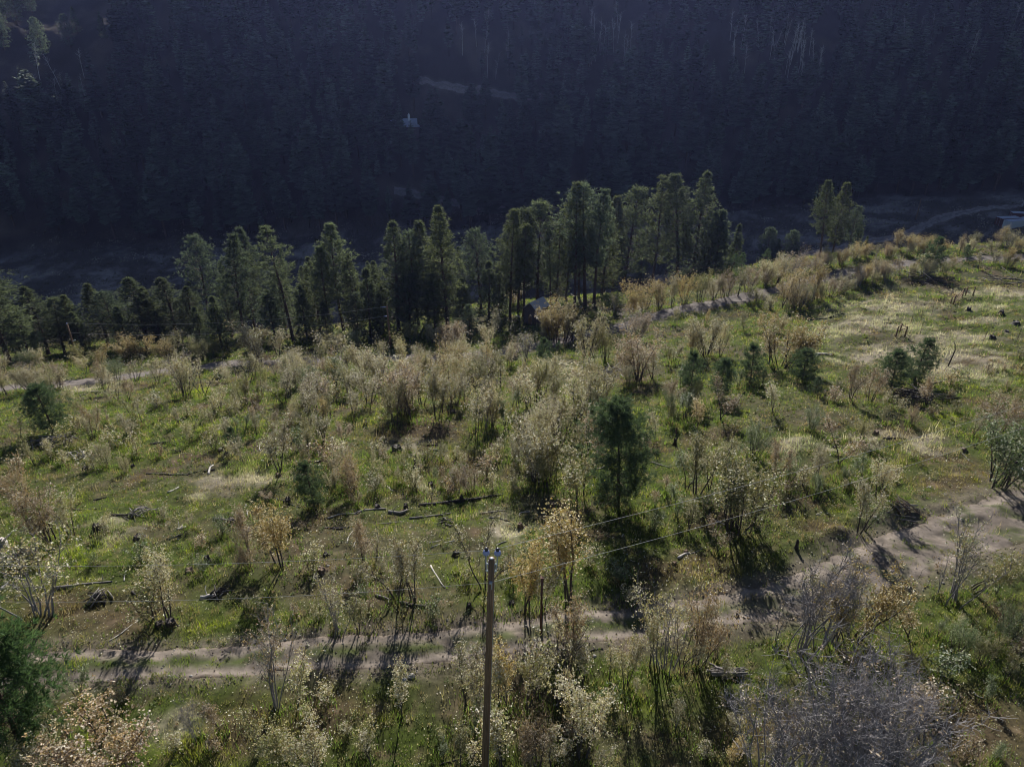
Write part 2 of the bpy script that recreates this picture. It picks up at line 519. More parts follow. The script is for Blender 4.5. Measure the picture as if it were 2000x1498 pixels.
gz = H(gx, gy)
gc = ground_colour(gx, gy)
for path, dep in ((TRACK, 0.10), (ROAD, 0.12), (FLOOR_TRACK, 0.2), (HILL_ROAD, 0.3), (HILL_ROAD2, 0.3)):
    near = (np.abs(gx - path[:, 0].mean()) < np.ptp(path[:, 0]) / 2 + 12) & (gy > path[:, 1].min() - 12) & (gy < path[:, 1].max() + 12)
    ii = np.nonzero(near)[0]
    dd, hw = dist_to_path(path, gx[ii], gy[ii])
    inner = sstep(0.95, 0.6, np.abs(dd) / (hw + 1e-6))
    gz[ii] -= dep * inner
    edge = sstep(1.9, 0.9, np.abs(dd) / (hw + 1e-6) + 0.35 * fbm(gx[ii] / 1.4, gy[ii] / 1.4, 77, 2))
    gc[ii] = lerp(gc[ii], C_DIRT * 0.8, edge * 0.75)

gm = MB()
nr = len(ROWS)
idx = np.arange(nr * NC).reshape(nr, NC)
gq = np.stack([idx[:-1, :-1], idx[:-1, 1:], idx[1:, 1:], idx[1:, :-1]], -1).reshape(-1, 4)
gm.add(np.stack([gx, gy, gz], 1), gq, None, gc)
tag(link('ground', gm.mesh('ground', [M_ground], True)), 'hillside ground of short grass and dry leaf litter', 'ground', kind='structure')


def strip(name, path, cells, lift, colour_fn, edge_noise=0.25):
    n = len(path)
    d = np.gradient(path[:, :2], axis=0)
    d /= np.linalg.norm(d, axis=1)[:, None] + 1e-9
    nrm = np.stack([-d[:, 1], d[:, 0]], 1)
    s = np.linspace(-1, 1, cells + 1)
    en = 1 + edge_noise * np.stack([fbm(np.arange(n) * 0.11, np.zeros(n) + 1.5, 81, 3), fbm(np.arange(n) * 0.11, np.zeros(n) + 9.5, 82, 3)], 1)
    half = path[:, 2:3] * 0.5
    wid = np.where(s[None, :] < 0, half * en[:, :1], half * en[:, 1:]) * s[None, :]
    X = path[:, 0:1] + nrm[:, 0:1] * wid; Y = path[:, 1:2] + nrm[:, 1:2] * wid
    x, y = X.ravel(), Y.ravel()
    S = np.repeat(s[None, :], n, 0).ravel()
    z = H(x, y) + lift - 0.16 * sstep(0.80, 1.0, np.abs(S))
    if name == 'dirt_track':
        z = z - 0.05 * np.exp(-((np.abs(S) - 0.6) / 0.2) ** 2) + 0.05 * fbm(x / 0.7, y / 0.5, 91, 3)
    b = MB()
    id_ = np.arange(n * (cells + 1)).reshape(n, cells + 1)
    q = np.stack([id_[:-1, :-1], id_[1:, :-1], id_[1:, 1:], id_[:-1, 1:]], -1).reshape(-1, 4)
    b.add(np.stack([x, y, z], 1), q[:, ::-1], None, colour_fn(x, y, S))
    return link(name, b.mesh(name, [M_dirt], True))


def col_track(x, y, S):
    c = np.tile(C_DIRT, (len(x), 1))
    c = lerp(c, C_GREYD * 0.75, sstep(-0.1, 0.5, fbm(x / 1.6, y / 0.9, 93, 4)) * 0.85)
    c = lerp(c, np.array([0.265, 0.226, 0.19]), np.exp(-((np.abs(S) - 0.6) / 0.22) ** 2) * 0.7)
    gr = np.maximum(np.exp(-(S / 0.32) ** 2) * sstep(20, 8, x), 0.8 * sstep(0.1, 0.5, fbm(x / 1.5, y / 1.5, 96, 3)) * sstep(8, 18, x)) * sstep(-0.35, 0.25, fbm(x / 1.2, y / 1.2, 94, 3) + 0.35)
    c = lerp(c, C_GREEN, gr * 0.9)
    return lerp(c, C_LITTER, sstep(0.7, 1.0, np.abs(S)) * 0.6)


def col_road(x, y, S):
    c = np.tile(np.array([0.165, 0.145, 0.133]), (len(x), 1))
    c = lerp(c, np.array([0.15, 0.135, 0.125]), sstep(0.1, 0.7, fbm(x / 4, y / 4, 95, 3)) * 0.8)
    return lerp(c, C_DULL, sstep(0.75, 1.0, np.abs(S)) * 0.7)


def col_floor(x, y, S):
    c = np.tile(np.array([0.26, 0.23, 0.22]), (len(x), 1))
    return lerp(c, np.array([0.14, 0.12, 0.11]), np.exp(-(S / 0.3) ** 2) * 0.7)


tag(strip('dirt_track', TRACK, 16, 0.025, col_track, 0.16), 'rutted pale dirt track passing the near power pole', 'track', kind='structure')
tag(strip('gravel_road', ROAD, 10, 0.03, col_road, 0.12), 'gravel road along the foot of the clearing before the tall pines', 'road', kind='structure')
tag(strip('valley_track', FLOOR_TRACK, 6, 0.08, col_floor, 0.1), 'two-rut track on the shaded valley floor by the containers', 'track', kind='structure')
tag(strip('hill_road', HILL_ROAD, 6, 0.15, col_floor, 0.2), 'pale road cut high across the shaded forest hill', 'road', kind='structure')
tag(strip('hill_road', HILL_ROAD2, 6, 0.15, col_floor, 0.2), 'pale road at the foot of the shaded forest hill', 'road', kind='structure')

# ------------------------------------------------------------------ ground cover that nobody could count
def in_view(x, y, z, m=60):
    px, py, dep = proj(x, y, z)
    return (dep > 2) & (px > -4 * m) & (px < 2000 + 4 * m) & (py > -m) & (py < 1498 + m)


def scatter(y0, y1, dens):
    """random ground points in the part of the clearing that can be seen, dens per square metre"""
    wmax = 0.90 * (y1 * _cp + 52 * _sp) + 4
    n = int((y1 - y0) * 2 * wmax * dens)
    x = NR.uniform(-wmax, wmax, n); y = NR.uniform(y0, y1, n)
    z = H(x, y)
    k = in_view(x, y, z)
    return x[k], y[k], z[k]


def off_roads(x, y, median=True):
    keep = np.ones(len(x), bool)
    d, hw = dist_to_path(TRACK, x, y)
    s = d / (hw + 1e-6)
    bare = (np.abs(s) < 0.80 + 0.35 * fbm(x / 0.9, y / 0.9, 97, 2))
    if median:
        med = ((np.abs(s) < 0.36) & (x < 18) & (fbm(x / 1.2, y / 1.2, 94, 3) > -0.38)) | ((x > 9) & (np.abs(np.abs(s) - 0.62) > 0.12) & (fbm(x / 1.5, y / 1.5, 96, 3) > 0.12))
        bare &= ~med
    worn = (np.abs(s) < 1.5) & (x > 10) & (NR.random(len(x)) < 0.75)
    keep &= ~bare & ~worn
    d, hw = dist_to_path(ROAD, x, y)
    keep &= np.abs(d) > hw * 0.9
    return keep


def blades(x, y, z, hgt, wid, col, nb, lean=0.55, spread=0.12):
    """nb pointed blades for each tuft, merged in one array"""
    n = len(x)
    ang = NR.uniform(0, 2 * np.pi, (n, nb)); le = NR.uniform(0.1, lean, (n, nb))
    hh = hgt[:, None] * NR.uniform(0.55, 1.15, (n, nb))
    ox = NR.normal(0, 1, (n, nb)) * spread * (hgt[:, None] / 0.25); oy = NR.normal(0, 1, (n, nb)) * spread * (hgt[:, None] / 0.25)
    bx = x[:, None] + ox; by = y[:, None] + oy; bz = np.repeat(z[:, None], nb, 1) - 0.04
    fa = ang + np.pi / 2 + NR.normal(0, 0.4, (n, nb))
    w = wid[:, None] * NR.uniform(0.6, 1.3, (n, nb)) * 0.5
    tx = bx + np.cos(ang) * np.sin(le) * hh; ty = by + np.sin(ang) * np.sin(le) * hh; tz = bz + np.cos(le) * hh
    v = np.stack([np.stack([bx - np.cos(fa) * w, by - np.sin(fa) * w, bz], -1), np.stack([bx + np.cos(fa) * w, by + np.sin(fa) * w, bz], -1), np.stack([tx, ty, tz], -1)], 2)
    c = col[:, None, :] * NR.uniform(0.65, 1.35, (n, nb))[..., None]
    c = np.repeat(c[:, :, None, :], 3, 2)
    return v.reshape(-1, 3), c.reshape(-1, 3)


def add_blades(b, *a, **k):
    v, c = blades(*a, **k)
    b.add(v, None, np.arange(len(v)).reshape(-1, 3), c)


gb = MB()
for (y0, y1, dens, nb, hs, ws) in ((13, 30, 34, 6, 0.16, 0.028), (30, 48, 22, 6, 0.19, 0.038), (48, 75, 11, 5, 0.24, 0.055), (75, 112, 8, 5, 0.24, 0.062), (112, 150, 4.0, 4, 0.26, 0.09)):
    x, y, z = scatter(y0, y1, dens)
    green, bright, brown, straw = cover_weights(x, y)
    k = off_roads(x, y) & (NR.random(len(x)) < 0.52 + 0.5 * green + 0.3 * straw - 0.25 * brown) & (y < 122 + 0.13 * x + 18)
    x, y, z, green, bright, brown, straw = (q[k] for q in (x, y, z, green, bright, brown, straw))
    c = np.tile(np.array([0.105, 0.115, 0.038]), (len(x), 1))
    c = lerp(c, np.array([0.13, 0.19, 0.03]), green * 0.85)
    c = lerp(c, np.array([0.30, 0.37, 0.03]), bright * 0.95)
    c = lerp(c, np.array([0.20, 0.13, 0.07]), brown * 0.7)
    c = lerp(c, np.array([0.50, 0.46, 0.39]), straw * 0.9 * NR.uniform(0.55, 1, len(x)))
    c = np.where((NR.random(len(x)) < 0.14)[:, None], np.array([0.34, 0.28, 0.18]), c)
    clump = sstep(-0.45, 0.55, fbm(x / 0.75, y / 0.75, 103, 2))
    hg = hs * (0.6 + 0.8 * NR.random(len(x))) * (1 + 0.5 * bright + 0.7 * straw) * (0.7 + 0.9 * sstep(0, 0.6, fbm(x / 3, y / 3, 99, 2))) * (0.35 + 1.3 * clump)
    add_blades(gb, x, y, z, hg, np.full(len(x), ws), c, nb)
for (y0, y1, dens, hs, ws) in ((13, 30, 1.5, 0.26, 0.03), (30, 48, 1.2, 0.32, 0.04), (48, 75, 0.8, 0.38, 0.06), (75, 112, 0.5, 0.45, 0.09), (112, 140, 0.3, 0.5, 0.12)):
    x, y, z = scatter(y0, y1, dens)
    green, bright, brown, straw = cover_weights(x, y)
    k = off_roads(x, y) & (fbm(x / 5, y / 5, 107, 3) > -0.2) & (y < 122 + 0.13 * x + 16)
    x, y, z, bright, straw = x[k], y[k], z[k], bright[k], straw[k]
    pal = np.array([(0.10, 0.145, 0.03), (0.14, 0.19, 0.035), (0.20, 0.20, 0.07), (0.24, 0.19, 0.10), (0.09, 0.12, 0.045)])
    c = lerp(pal[NR.integers(0, 5, len(x))], np.array([0.50, 0.46, 0.39]), straw * 0.9)
    add_blades(gb, x, y, z, hs * NR.uniform(0.6, 1.4, len(x)), np.full(len(x), ws), c, 14, 0.7, 0.09)
tag(link('grass', gb.mesh('grass', [M_grass])), 'short green and straw-coloured grass covering the clearing', 'grass', kind='stuff')

# shaded frost-dry grass of the valley floor
gb = MB()
n = 16000
x = NR.uniform(-150, 175, n); y = NR.uniform(138, 236, n); z = H(x, y)
k = (y > 122 + 0.13 * x + 12) & in_view(x, y, z)
d, hw = dist_to_path(FLOOR_TRACK, x, y); k &= np.abs(d) > hw
x, y, z = x[k], y[k], z[k]
nfl = fbm(x / 8, y / 14, 61, 4)
c = lerp(np.tile(np.array([0.09, 0.085, 0.06]), (len(x), 1)), np.array([0.36, 0.33, 0.29]), sstep(-0.1, 0.7, nfl))
add_blades(gb, x, y, z, NR.uniform(0.25, 0.6, len(x)), np.full(len(x), 0.22), c, 5, spread=0.25)
tag(link('valley_grass', gb.mesh('valley_grass', [M_grass])), 'pale dry grass of the shaded valley floor', 'grass', kind='stuff')


def leaf_quads(p, size, col, up=0.0):
    """one bent diamond leaf for each point"""
    n = len(p)
    a = NR.normal(0, 1, (n, 3)); a[:, 2] *= (1 - up)
    a /= np.linalg.norm(a, axis=1)[:, None] + 1e-9
    nn = NR.normal(0, 1, (n, 3)); nn[:, 2] = np.abs(nn[:, 2]) + 0.8 + 4 * up
    b = np.cross(nn, a); b /= np.linalg.norm(b, axis=1)[:, None] + 1e-9
    s = (size * NR.uniform(0.6, 1.3, n))[:, None]
    nrm = np.cross(a, b)
    v = np.stack([p - a * s * 0.5, p + b * s * 0.34 + nrm * s * 0.12, p + a * s * 0.5, p - b * s * 0.34 + nrm * s * 0.12], 1).reshape(-1, 3)
    q = np.arange(4 * n).reshape(n, 4)
    c = np.repeat(col, 4, 0)
    return v, q, c


LEAFC = {
    'tan': [(0.48, 0.44, 0.32), (0.58, 0.54, 0.43), (0.40, 0.35, 0.21), (0.40, 0.35, 0.13), (0.32, 0.24, 0.12), (0.30, 0.31, 0.12)],
    'rust': [(0.26, 0.18, 0.105), (0.36, 0.28, 0.18), (0.20, 0.135, 0.08), (0.48, 0.42, 0.32), (0.34, 0.23, 0.09)],
    'gold': [(0.42, 0.31, 0.10), (0.38, 0.27, 0.08), (0.38, 0.32, 0.13), (0.50, 0.42, 0.22), (0.30, 0.21, 0.08)],
    'olive': [(0.20, 0.20, 0.06), (0.26, 0.25, 0.09), (0.16, 0.17, 0.05), (0.36, 0.30, 0.12), (0.30, 0.27, 0.14)],
    'green': [(0.10, 0.15, 0.045), (0.13, 0.18, 0.055), (0.08, 0.12, 0.04), (0.18, 0.20, 0.08), (0.22, 0.24, 0.12)],
    'bare': [(0.34, 0.28, 0.22), (0.28, 0.20, 0.13), (0.38, 0.30, 0.20)],
}
LEAFC = {k: np.array(v) for k, v in LEAFC.items()}

# fallen oak leaves lying on the soil
lb = MB()
for (y0, y1, dens, s) in ((13, 30, 16, 0.085), (30, 46, 8, 0.11), (46, 70, 2.2, 0.14)):
    x, y, z = scatter(y0, y1, dens)
    green, bright, brown, straw = cover_weights(x, y)
    d, hw = dist_to_path(TRACK, x, y)
    ontrack = np.abs(d) < hw * 0.9
    k = (NR.random(len(x)) < 0.22 + 0.8 * brown) & (~ontrack | (NR.random(len(x)) < 0.08))
    x, y, z = x[k], y[k], z[k]
    pal = np.concatenate([LEAFC['tan'], LEAFC['rust'][:2], LEAFC['tan'][:2]])
    v, q, c = leaf_quads(np.stack([x, y, z + 0.05], 1), np.full(len(x), s), pal[NR.integers(0, len(pal), len(x))], 0.7)
    lb.add(v, q, None, c)
tag(link('leaf_litter', lb.mesh('leaf_litter', [M_litter])), 'fallen tan oak leaves scattered over the soil', 'leaf litter', kind='stuff')

# low leafy undergrowth, knee high and lower
ub = MB()
for (y0, y1, dens, s, nl) in ((13, 30, 1.7, 0.07, 34), (30, 50, 1.4, 0.09, 28), (50, 80, 0.8, 0.125, 24), (80, 135, 0.36, 0.17, 20)):
    x, y, z = scatter(y0, y1, dens)
    green, bright, brown, straw = cover_weights(x, y)
    k = off_roads(x, y, False) & (fbm(x / 6, y / 6, 105, 3) > -0.25) & (straw < 0.5) & (y < 122 + 0.13 * x + 12)
    x, y, z = x[k], y[k], z[k]
    n = len(x)
    kind = NR.choice(['green', 'olive', 'tan', 'rust'], n, p=[0.5, 0.26, 0.15, 0.09])
    for kd in ('green', 'olive', 'tan', 'rust'):
        j = np.nonzero(kind == kd)[0]
        r = 0.12 + 0.45 * NR.random(len(j)) ** 2; hh = r * NR.uniform(0.7, 1.6, len(j))
        P = np.repeat(np.stack([x[j], y[j], z[j]], 1), nl, 0)
        off = NR.normal(0, 0.5, (len(P), 3))
        P = P + np.stack([off[:, 0] * np.repeat(r, nl), off[:, 1] * np.repeat(r, nl), NR.random(len(P)) ** 0.8 * np.repeat(hh, nl) + 0.02], 1)
        v, q, c = leaf_quads(P, np.full(len(P), s), LEAFC[kd][NR.integers(0, len(LEAFC[kd]), len(P))] * (0.8 if kd == 'green' else 0.9), 0.0)
        ub.add(v, q, None, c)
tag(link('undergrowth', ub.mesh('undergrowth', [M_under])), 'low leafy undergrowth of seedlings and weeds in the grass', 'undergrowth', kind='stuff')


# ------------------------------------------------------------------ oak prototypes
def wander(p0, d0, length, n, rng, wob, upturn=0.0):
    pts = [np.array(p0, float)]; d = np.array(d0, float); d /= np.linalg.norm(d)
    for i in range(n):
        d = d + rng.normal(0, wob, 3); d[2] += upturn; d /= np.linalg.norm(d)
        pts.append(pts[-1] + d * length / n)
    return np.array(pts)


def make_oak(seed, h, spread, stems, nleaf, leaf, palette, base_r=0.05, crown_from=0.4, twig=70, greybark=False):
    rng = np.random.default_rng(seed)
    tb, cb = MB(), MB()
    anchors = []
    bark = M_greybark if greybark else M_bark
    for s in range(stems):
        a = rng.uniform(0, 2 * np.pi)
        r0 = rng.uniform(0, 0.10 + 0.05 * stems) * (0.4 if stems < 3 else 1) * min(1, h / 4)
        out = rng.uniform(0.05, 1.0) * spread / h if stems > 1 else 0.06
        d = np.array([np.cos(a) * out, np.sin(a) * out, 1.0])
        sh = h * rng.uniform(0.72, 0.98)
        pts = wander((np.cos(a) * r0, np.sin(a) * r0, -0.15), d, sh, 8, rng, 0.085, 0.01)
        rad = base_r * rng.uniform(0.7, 1.1) * np.linspace(1.15, 0.22, 9) * (1 if stems < 4 else 0.8)
        tb.tube(pts, rad, 6)
        nb = int(rng.integers(6, 10)) if stems < 5 else int(rng.integers(4, 7))
        for b in range(nb):
            f = crown_from + (1 - crown_from) * (b + rng.random()) / nb
            f = min(f, 0.99)
            p = np.array([np.interp(f * 8, np.arange(9), pts[:, k]) for k in range(3)])
            ba = a + rng.normal(0, 1.3)
            ln = spread * rng.uniform(0.35, 0.85) * (1.15 - 0.6 * abs(f - 0.6))
            if stems == 1:
                ba = rng.uniform(0, 2 * np.pi)
            bp = wander(p, (np.cos(ba), np.sin(ba), rng.uniform(0.7, 2.0)), ln, 4, rng, 0.16, 0.10)
            tb.tube(bp, base_r * 0.33 * np.linspace(1, 0.25, 5), 4)
            for k in range(1, 5):
                anchors.append((bp[k], 0.10 + 0.035 * k))
        anchors += [(pts[-1], 0.14), (pts[-2], 0.17), (pts[-3], 0.16), (pts[-1], 0.12), (pts[-2], 0.2)]
    A = np.array([a[0] for a in anchors]); S = np.array([a[1] for a in anchors]) * (h / 4.2) ** 0.5
    for k in range(twig):
        i = rng.integers(0, len(A))
        tp = wander(A[i], rng.normal(0, 0.8, 3) * (1, 1, 0.5) + (0, 0, 1.0), rng.uniform(0.2, 0.6) * (h / 4.2) ** 0.5, 3, rng, 0.38, 0.1)
        cb.tube(tp, (0.0065 if greybark else 0.009) * np.array([1, 0.8, 0.6, 0.3]), 3, m=1)
    if nleaf:
        # leaves gather on some twigs and leave others thin
        w = rng.random(len(A)) ** 2.2 + 0.03; w /= w.sum()
        i = rng.choice(len(A), nleaf, p=w)
        i = np.repeat(i[:nleaf // 5 + 1], 5)[:nleaf]
        P = np.repeat(rng.normal(0, 1, (nleaf // 5 + 1, 3)), 5, 0)[:nleaf]
        P = A[i] + P * S[i][:, None] * np.array([1.15, 1.15, 1.45]) + rng.normal(0, 0.05, (nleaf, 3))
        pal = LEAFC[palette]
        pick = (rng.integers(0, len(pal), len(A))[i] + (rng.random(nleaf) < 0.35) * rng.integers(0, len(pal), nleaf)) % len(pal)
        col = pal[pick] * rng.uniform(0.75, 1.2, nleaf)[:, None]
        v, q, c = leaf_quads(P, np.full(nleaf, leaf), col, 0.1)
        cb.add(v, q, None, c, 0)
    return dict(h=h, trunk=tb.mesh('oak_trunk', [bark], True), crown=cb.mesh('oak_crown', [M_leaf, bark]))


OAK = {}
sd = 100
for pal in ('tan', 'rust', 'gold', 'olive', 'green'):
    OAK[pal] = dict(
        clump=[make_oak(sd + k, 4.2, 1.35, 9, 5600, 0.095, pal, 0.05, 0.24) for k in range(2)],
        tree=[make_oak(sd + 10 + k, 4.6, 1.15, 3, 3600, 0.095, pal, 0.055, 0.42) for k in range(2)],
        slim=[make_oak(sd + 20 + k, 4.0, 0.6, 2, 1700, 0.095, pal, 0.04, 0.4, 40) for k in range(2)],
        sapling=[make_oak(sd + 30 + k, 1.5, 0.55, 4, 620, 0.08, pal, 0.018, 0.15, 20) for k in range(2)])
    sd += 50
OAK['bare'] = dict(
    clump=[make_oak(sd + k, 4.4, 1.35, 10, 260, 0.08, 'bare', 0.036, 0.3, 1100, True) for k in range(3)],
    tree=[make_oak(sd + 10, 4.6, 1.3, 3, 260, 0.08, 'bare', 0.045, 0.35, 800, True)],
    slim=[make_oak(sd + 20, 4.0, 0.6, 2, 90, 0.11, 'bare', 0.04, 0.35, 120, True)],
    sapling=[make_oak(sd + 30, 1.6, 0.6, 4, 40, 0.09, 'bare', 0.018, 0.15, 60, True)])
# the same thin clump with about half of its leaves still on
OAK['half'] = dict(
    clump=[make_oak(sd + 40, 4.2, 1.6, 8, 2000, 0.085, 'tan', 0.05, 0.35, 260, True), make_oak(sd + 41, 4.2, 1.5, 7, 1700, 0.085, 'rust', 0.05, 0.35, 260, True)],
    tree=[make_oak(sd + 42, 4.6, 1.3, 3, 1500, 0.085, 'tan', 0.055, 0.4, 160)],
    slim=[make_oak(sd + 43, 4.0, 0.65, 2, 800, 0.085, 'tan', 0.04, 0.35, 80)],
    sapling=[make_oak(sd + 44, 1.5, 0.5, 3, 110, 0.10, 'tan', 0.018, 0.15, 30)])

COLW = {'tan': 'pale tan-leaved', 'rust': 'rust-brown-leaved', 'gold': 'golden-leaved', 'olive': 'olive-yellow-leaved', 'green': 'green-leaved', 'bare': 'leafless grey', 'half': 'half-bare tan'}
SHAPEW = {'clump': 'many-stemmed oak shrub', 'tree': 'round-crowned oak', 'slim': 'slim oak', 'sapling': 'oak sapling'}
LANDMARKS = []       # (x, y, radius, phrase)
OAKLIST = []         # positions of the oaks already standing


def zone(x, y):
    for (lx, ly, r, ph) in LANDMARKS:
        if (x - lx) ** 2 + (y - ly) ** 2 < r * r:
            return ph
    d, hw = dist_to_path(TRACK, [x], [y])
    if abs(d[0]) < hw[0] + 2.5:
        return 'on the pole side of the dirt track' if d[0] < 0 else 'on the clearing side of the dirt track'
    if d[0] < 0:
        return 'in leafy grass uphill of the dirt track'
    g, gw = dist_to_path(ROAD, [x], [y])
    if abs(g[0]) < gw[0] + 4:
        return 'along the clearing side of the gravel road' if g[0] < 0 else 'along the pine side of the gravel road'
    if g[0] > 0:
        return 'on the bank beyond the gravel road'
    if x > 38:
        return 'in the straw-grass meadow of the clearing'
    if x > -14 and y > 52:
        return 'in the dense oak thicket of the clearing'
    return 'among fallen logs in the open clearing' if x < 8 else 'in the green grass of the clearing'


def oak(px, py, top, pal, shape, var=None, wide=1.0, tilt=None, p=None, hgt=None):
    if p is None:
        p = at(px, py, 150)
    h = hgt if hgt else max(0.5, height_to(p, top))
    kinds = OAK[pal][shape]
    pr = kinds[R.randrange(len(kinds)) if var is None else var % len(kinds)]
    s = h / pr['h']
    size = '' if shape == 'sapling' else ('tall ' if h > 4.6 else 'small ' if h < 2.6 else '')
    zn = zone(p[0], p[1])
    nm = {'sapling': 'oak_sapling', 'clump': 'oak_shrub'}.get(shape, 'oak_tree')
    w = s * wide * R.uniform(0.92, 1.1)
    e = thing(nm, f'{size}{COLW[pal]} {SHAPEW[shape]} {zn}', 'oak', p, R.uniform(0, 6.28), (w, w, s),
              {'sapling': 'oak saplings of the hillside', 'clump': 'autumn oak shrubs of the hillside'}.get(shape, 'autumn oaks of the hillside'), tilt or (R.gauss(0, 0.04), R.gauss(0, 0.04)))
    link('trunk', pr['trunk'], e); link('crown', pr['crown'], e)
    OAKLIST.append((p[0], p[1], w * 1.1))
    return e


# ------------------------------------------------------------------ pine prototypes
def needle_tuft(b, p, d, L, k, w, rng, col):
    a = rng.normal(0, 1, (k, 3)); a = a / np.linalg.norm(a, axis=1)[:, None] + np.asarray(d) * 0.9 + np.array([0, 0, 0.25])
    a /= np.linalg.norm(a, axis=1)[:, None]
    side = np.cross(a, rng.normal(0, 1, (k, 3))); side /= np.linalg.norm(side, axis=1)[:, None]
    ln = L * rng.uniform(0.7, 1.2, k)[:, None]
    mid = p + a * ln * 0.45
    v = np.stack([np.repeat(p[None], k, 0), mid + side * w, p + a * ln, mid - side * w], 1).reshape(-1, 3)
    c = np.repeat(col[None] * rng.uniform(0.7, 1.3, k)[:, None], 4, 0)
    b.add(v, np.arange(4 * k).reshape(k, 4), None, c, 0)


def make_pine(seed, h, r, cb0, shape, whorls, per, tufts, L, k, w, col, trunk_r, bare_low=True, trunk_lean=0.02):
    rng = np.random.default_rng(seed)
    tb, cb = MB(), MB()
    tp = wander((0, 0, -0.25), (rng.normal(0, trunk_lean), rng.normal(0, trunk_lean), 1), h + 0.1, 10, rng, 0.018, 0)
    tp[-1, 2] = h
    tb.tube(tp, trunk_r * np.array([1.25, 1, 0.93, 0.86, 0.78, 0.68, 0.57, 0.45, 0.33, 0.2, 0.06]), 8)
    col = np.asarray(col)
    for wi in range(whorls):
        f = (wi + rng.uniform(-0.3, 0.3)) / (whorls - 1); f = min(max(f, 0), 1)
        z = h * (cb0 + (1 - cb0) * f * 0.985)
        if shape == 'cone':
            rr = r * (1 - f) ** 0.8 * (0.75 + 0.25 * min(1, f * 6)) + 0.03 * r
        elif shape == 'column':
            rr = r * min(1, 0.45 + f * 2.0) * (1 - max(0, f - 0.45) / 0.55 * 0.8)
        elif shape == 'round':
            rr = r * math.sin(math.pi * (0.16 + 0.78 * f)) ** 0.8
        else:   # open, gappy old crown
            rr = r * (0.5 + 0.5 * math.sin(math.pi * min(1, f * 1.05))) * (1 - 0.55 * max(0, f - 0.6) / 0.4)
        base = np.array([np.interp(z, tp[:, 2], tp[:, 0]), np.interp(z, tp[:, 2], tp[:, 1]), z])
        a0 = rng.uniform(0, 2 * np.pi)
        for bi in range(per):
            if rng.random() < (0.32 if shape == 'open' else 0.10):
                continue
            a = a0 + bi * 2 * np.pi / per + rng.normal(0, 0.3)
            ln = rr * rng.uniform(0.62, 1.12)
            rise = -0.12 + 0.75 * f + rng.normal(0, 0.1)
            bp = wander(base, (np.cos(a), np.sin(a), rise), ln, 4, rng, 0.10, 0.10)
            cb.tube(bp, trunk_r * 0.2 * (1.1 - 0.6 * f) * np.linspace(1, 0.2, 5), 3, m=1)
            nt = max(2, int(round(tufts * (0.35 + 0.65 * ln / r))))
            for ti in range(nt):
                g = 0.30 + 0.70 * (ti + rng.random()) / nt
                g = min(g, 1.0)
                p = np.array([np.interp(g * 4, np.arange(5), bp[:, q]) for q in range(3)])
                p = p + rng.normal(0, 1, 3) * np.array([0.22, 0.22, 0.14]) * ln * (0.25 + 0.5 * g)
                d = np.array([np.cos(a), np.sin(a), 0.4])
                needle_tuft(cb, p, d, L, k, w, rng, col * rng.uniform(0.75, 1.3))
    if bare_low:
        for i in range(9):
            z = h * rng.uniform(cb0 * 0.35, cb0 + 0.08)
            a = rng.uniform(0, 2 * np.pi)
            bp = wander((0, 0, z), (np.cos(a), np.sin(a), rng.uniform(-0.4, 0.1)), r * rng.uniform(0.3, 0.7), 3, rng, 0.15)
            tb.tube(bp, trunk_r * 0.11 * np.linspace(1, 0.3, 4), 3)
    for i in range(6):
        needle_tuft(cb, tp[-1] - np.array([0, 0, 0.12 * i * L]), np.array([0, 0, 0.8]), L, k, w, rng, col)
    return dict(h=h, trunk=tb.mesh('pine_trunk', [M_pinebark], True), crown=cb.mesh('pine_crown', [M_needle, M_pinebark]))


C_P1 = (0.09, 0.11, 0.066); C_P2 = (0.10, 0.117, 0.062); C_P3 = (0.082, 0.106, 0.075); C_PY = (0.062, 0.092, 0.05)
TALL = {
    'cone': [make_pine(801, 19, 3.8, 0.12, 'cone', 30, 7, 12, 0.55, 8, 0.036, C_P2, 0.24), make_pine(802, 19, 4.4, 0.10, 'cone', 28, 7, 12, 0.55, 8, 0.036, C_P1, 0.25)],
    'column': [make_pine(803, 19, 3.0, 0.26, 'column', 26, 7, 12, 0.55, 8, 0.036, C_P2, 0.22), make_pine(804, 20, 3.3, 0.32, 'column', 25, 7, 12, 0.55, 8, 0.036, C_P1, 0.24), make_pine(808, 20, 2.4, 0.36, 'column', 24, 6, 12, 0.55, 8, 0.036, C_P3, 0.22)],
    'round': [make_pine(805, 17, 3.4, 0.26, 'round', 20, 7, 13, 0.55, 8, 0.036, C_P1, 0.22), make_pine(806, 17, 3.5, 0.38, 'round', 17, 7, 13, 0.55, 8, 0.036, C_P3, 0.22)],
    'open': [make_pine(807, 21, 2.3, 0.40, 'open', 18, 6, 11, 0.55, 8, 0.036, C_P1, 0.2), make_pine(809, 21, 2.7, 0.3, 'open', 21, 6, 12, 0.55, 8, 0.036, C_P2, 0.22)],
    'small': [make_pine(810, 9, 2.2, 0.06, 'cone', 18, 7, 10, 0.45, 8, 0.034, C_P1, 0.13, False), make_pine(811, 9, 2.3, 0.10, 'round', 15, 7, 11, 0.45, 8, 0.034, C_P3, 0.13, False)],
}
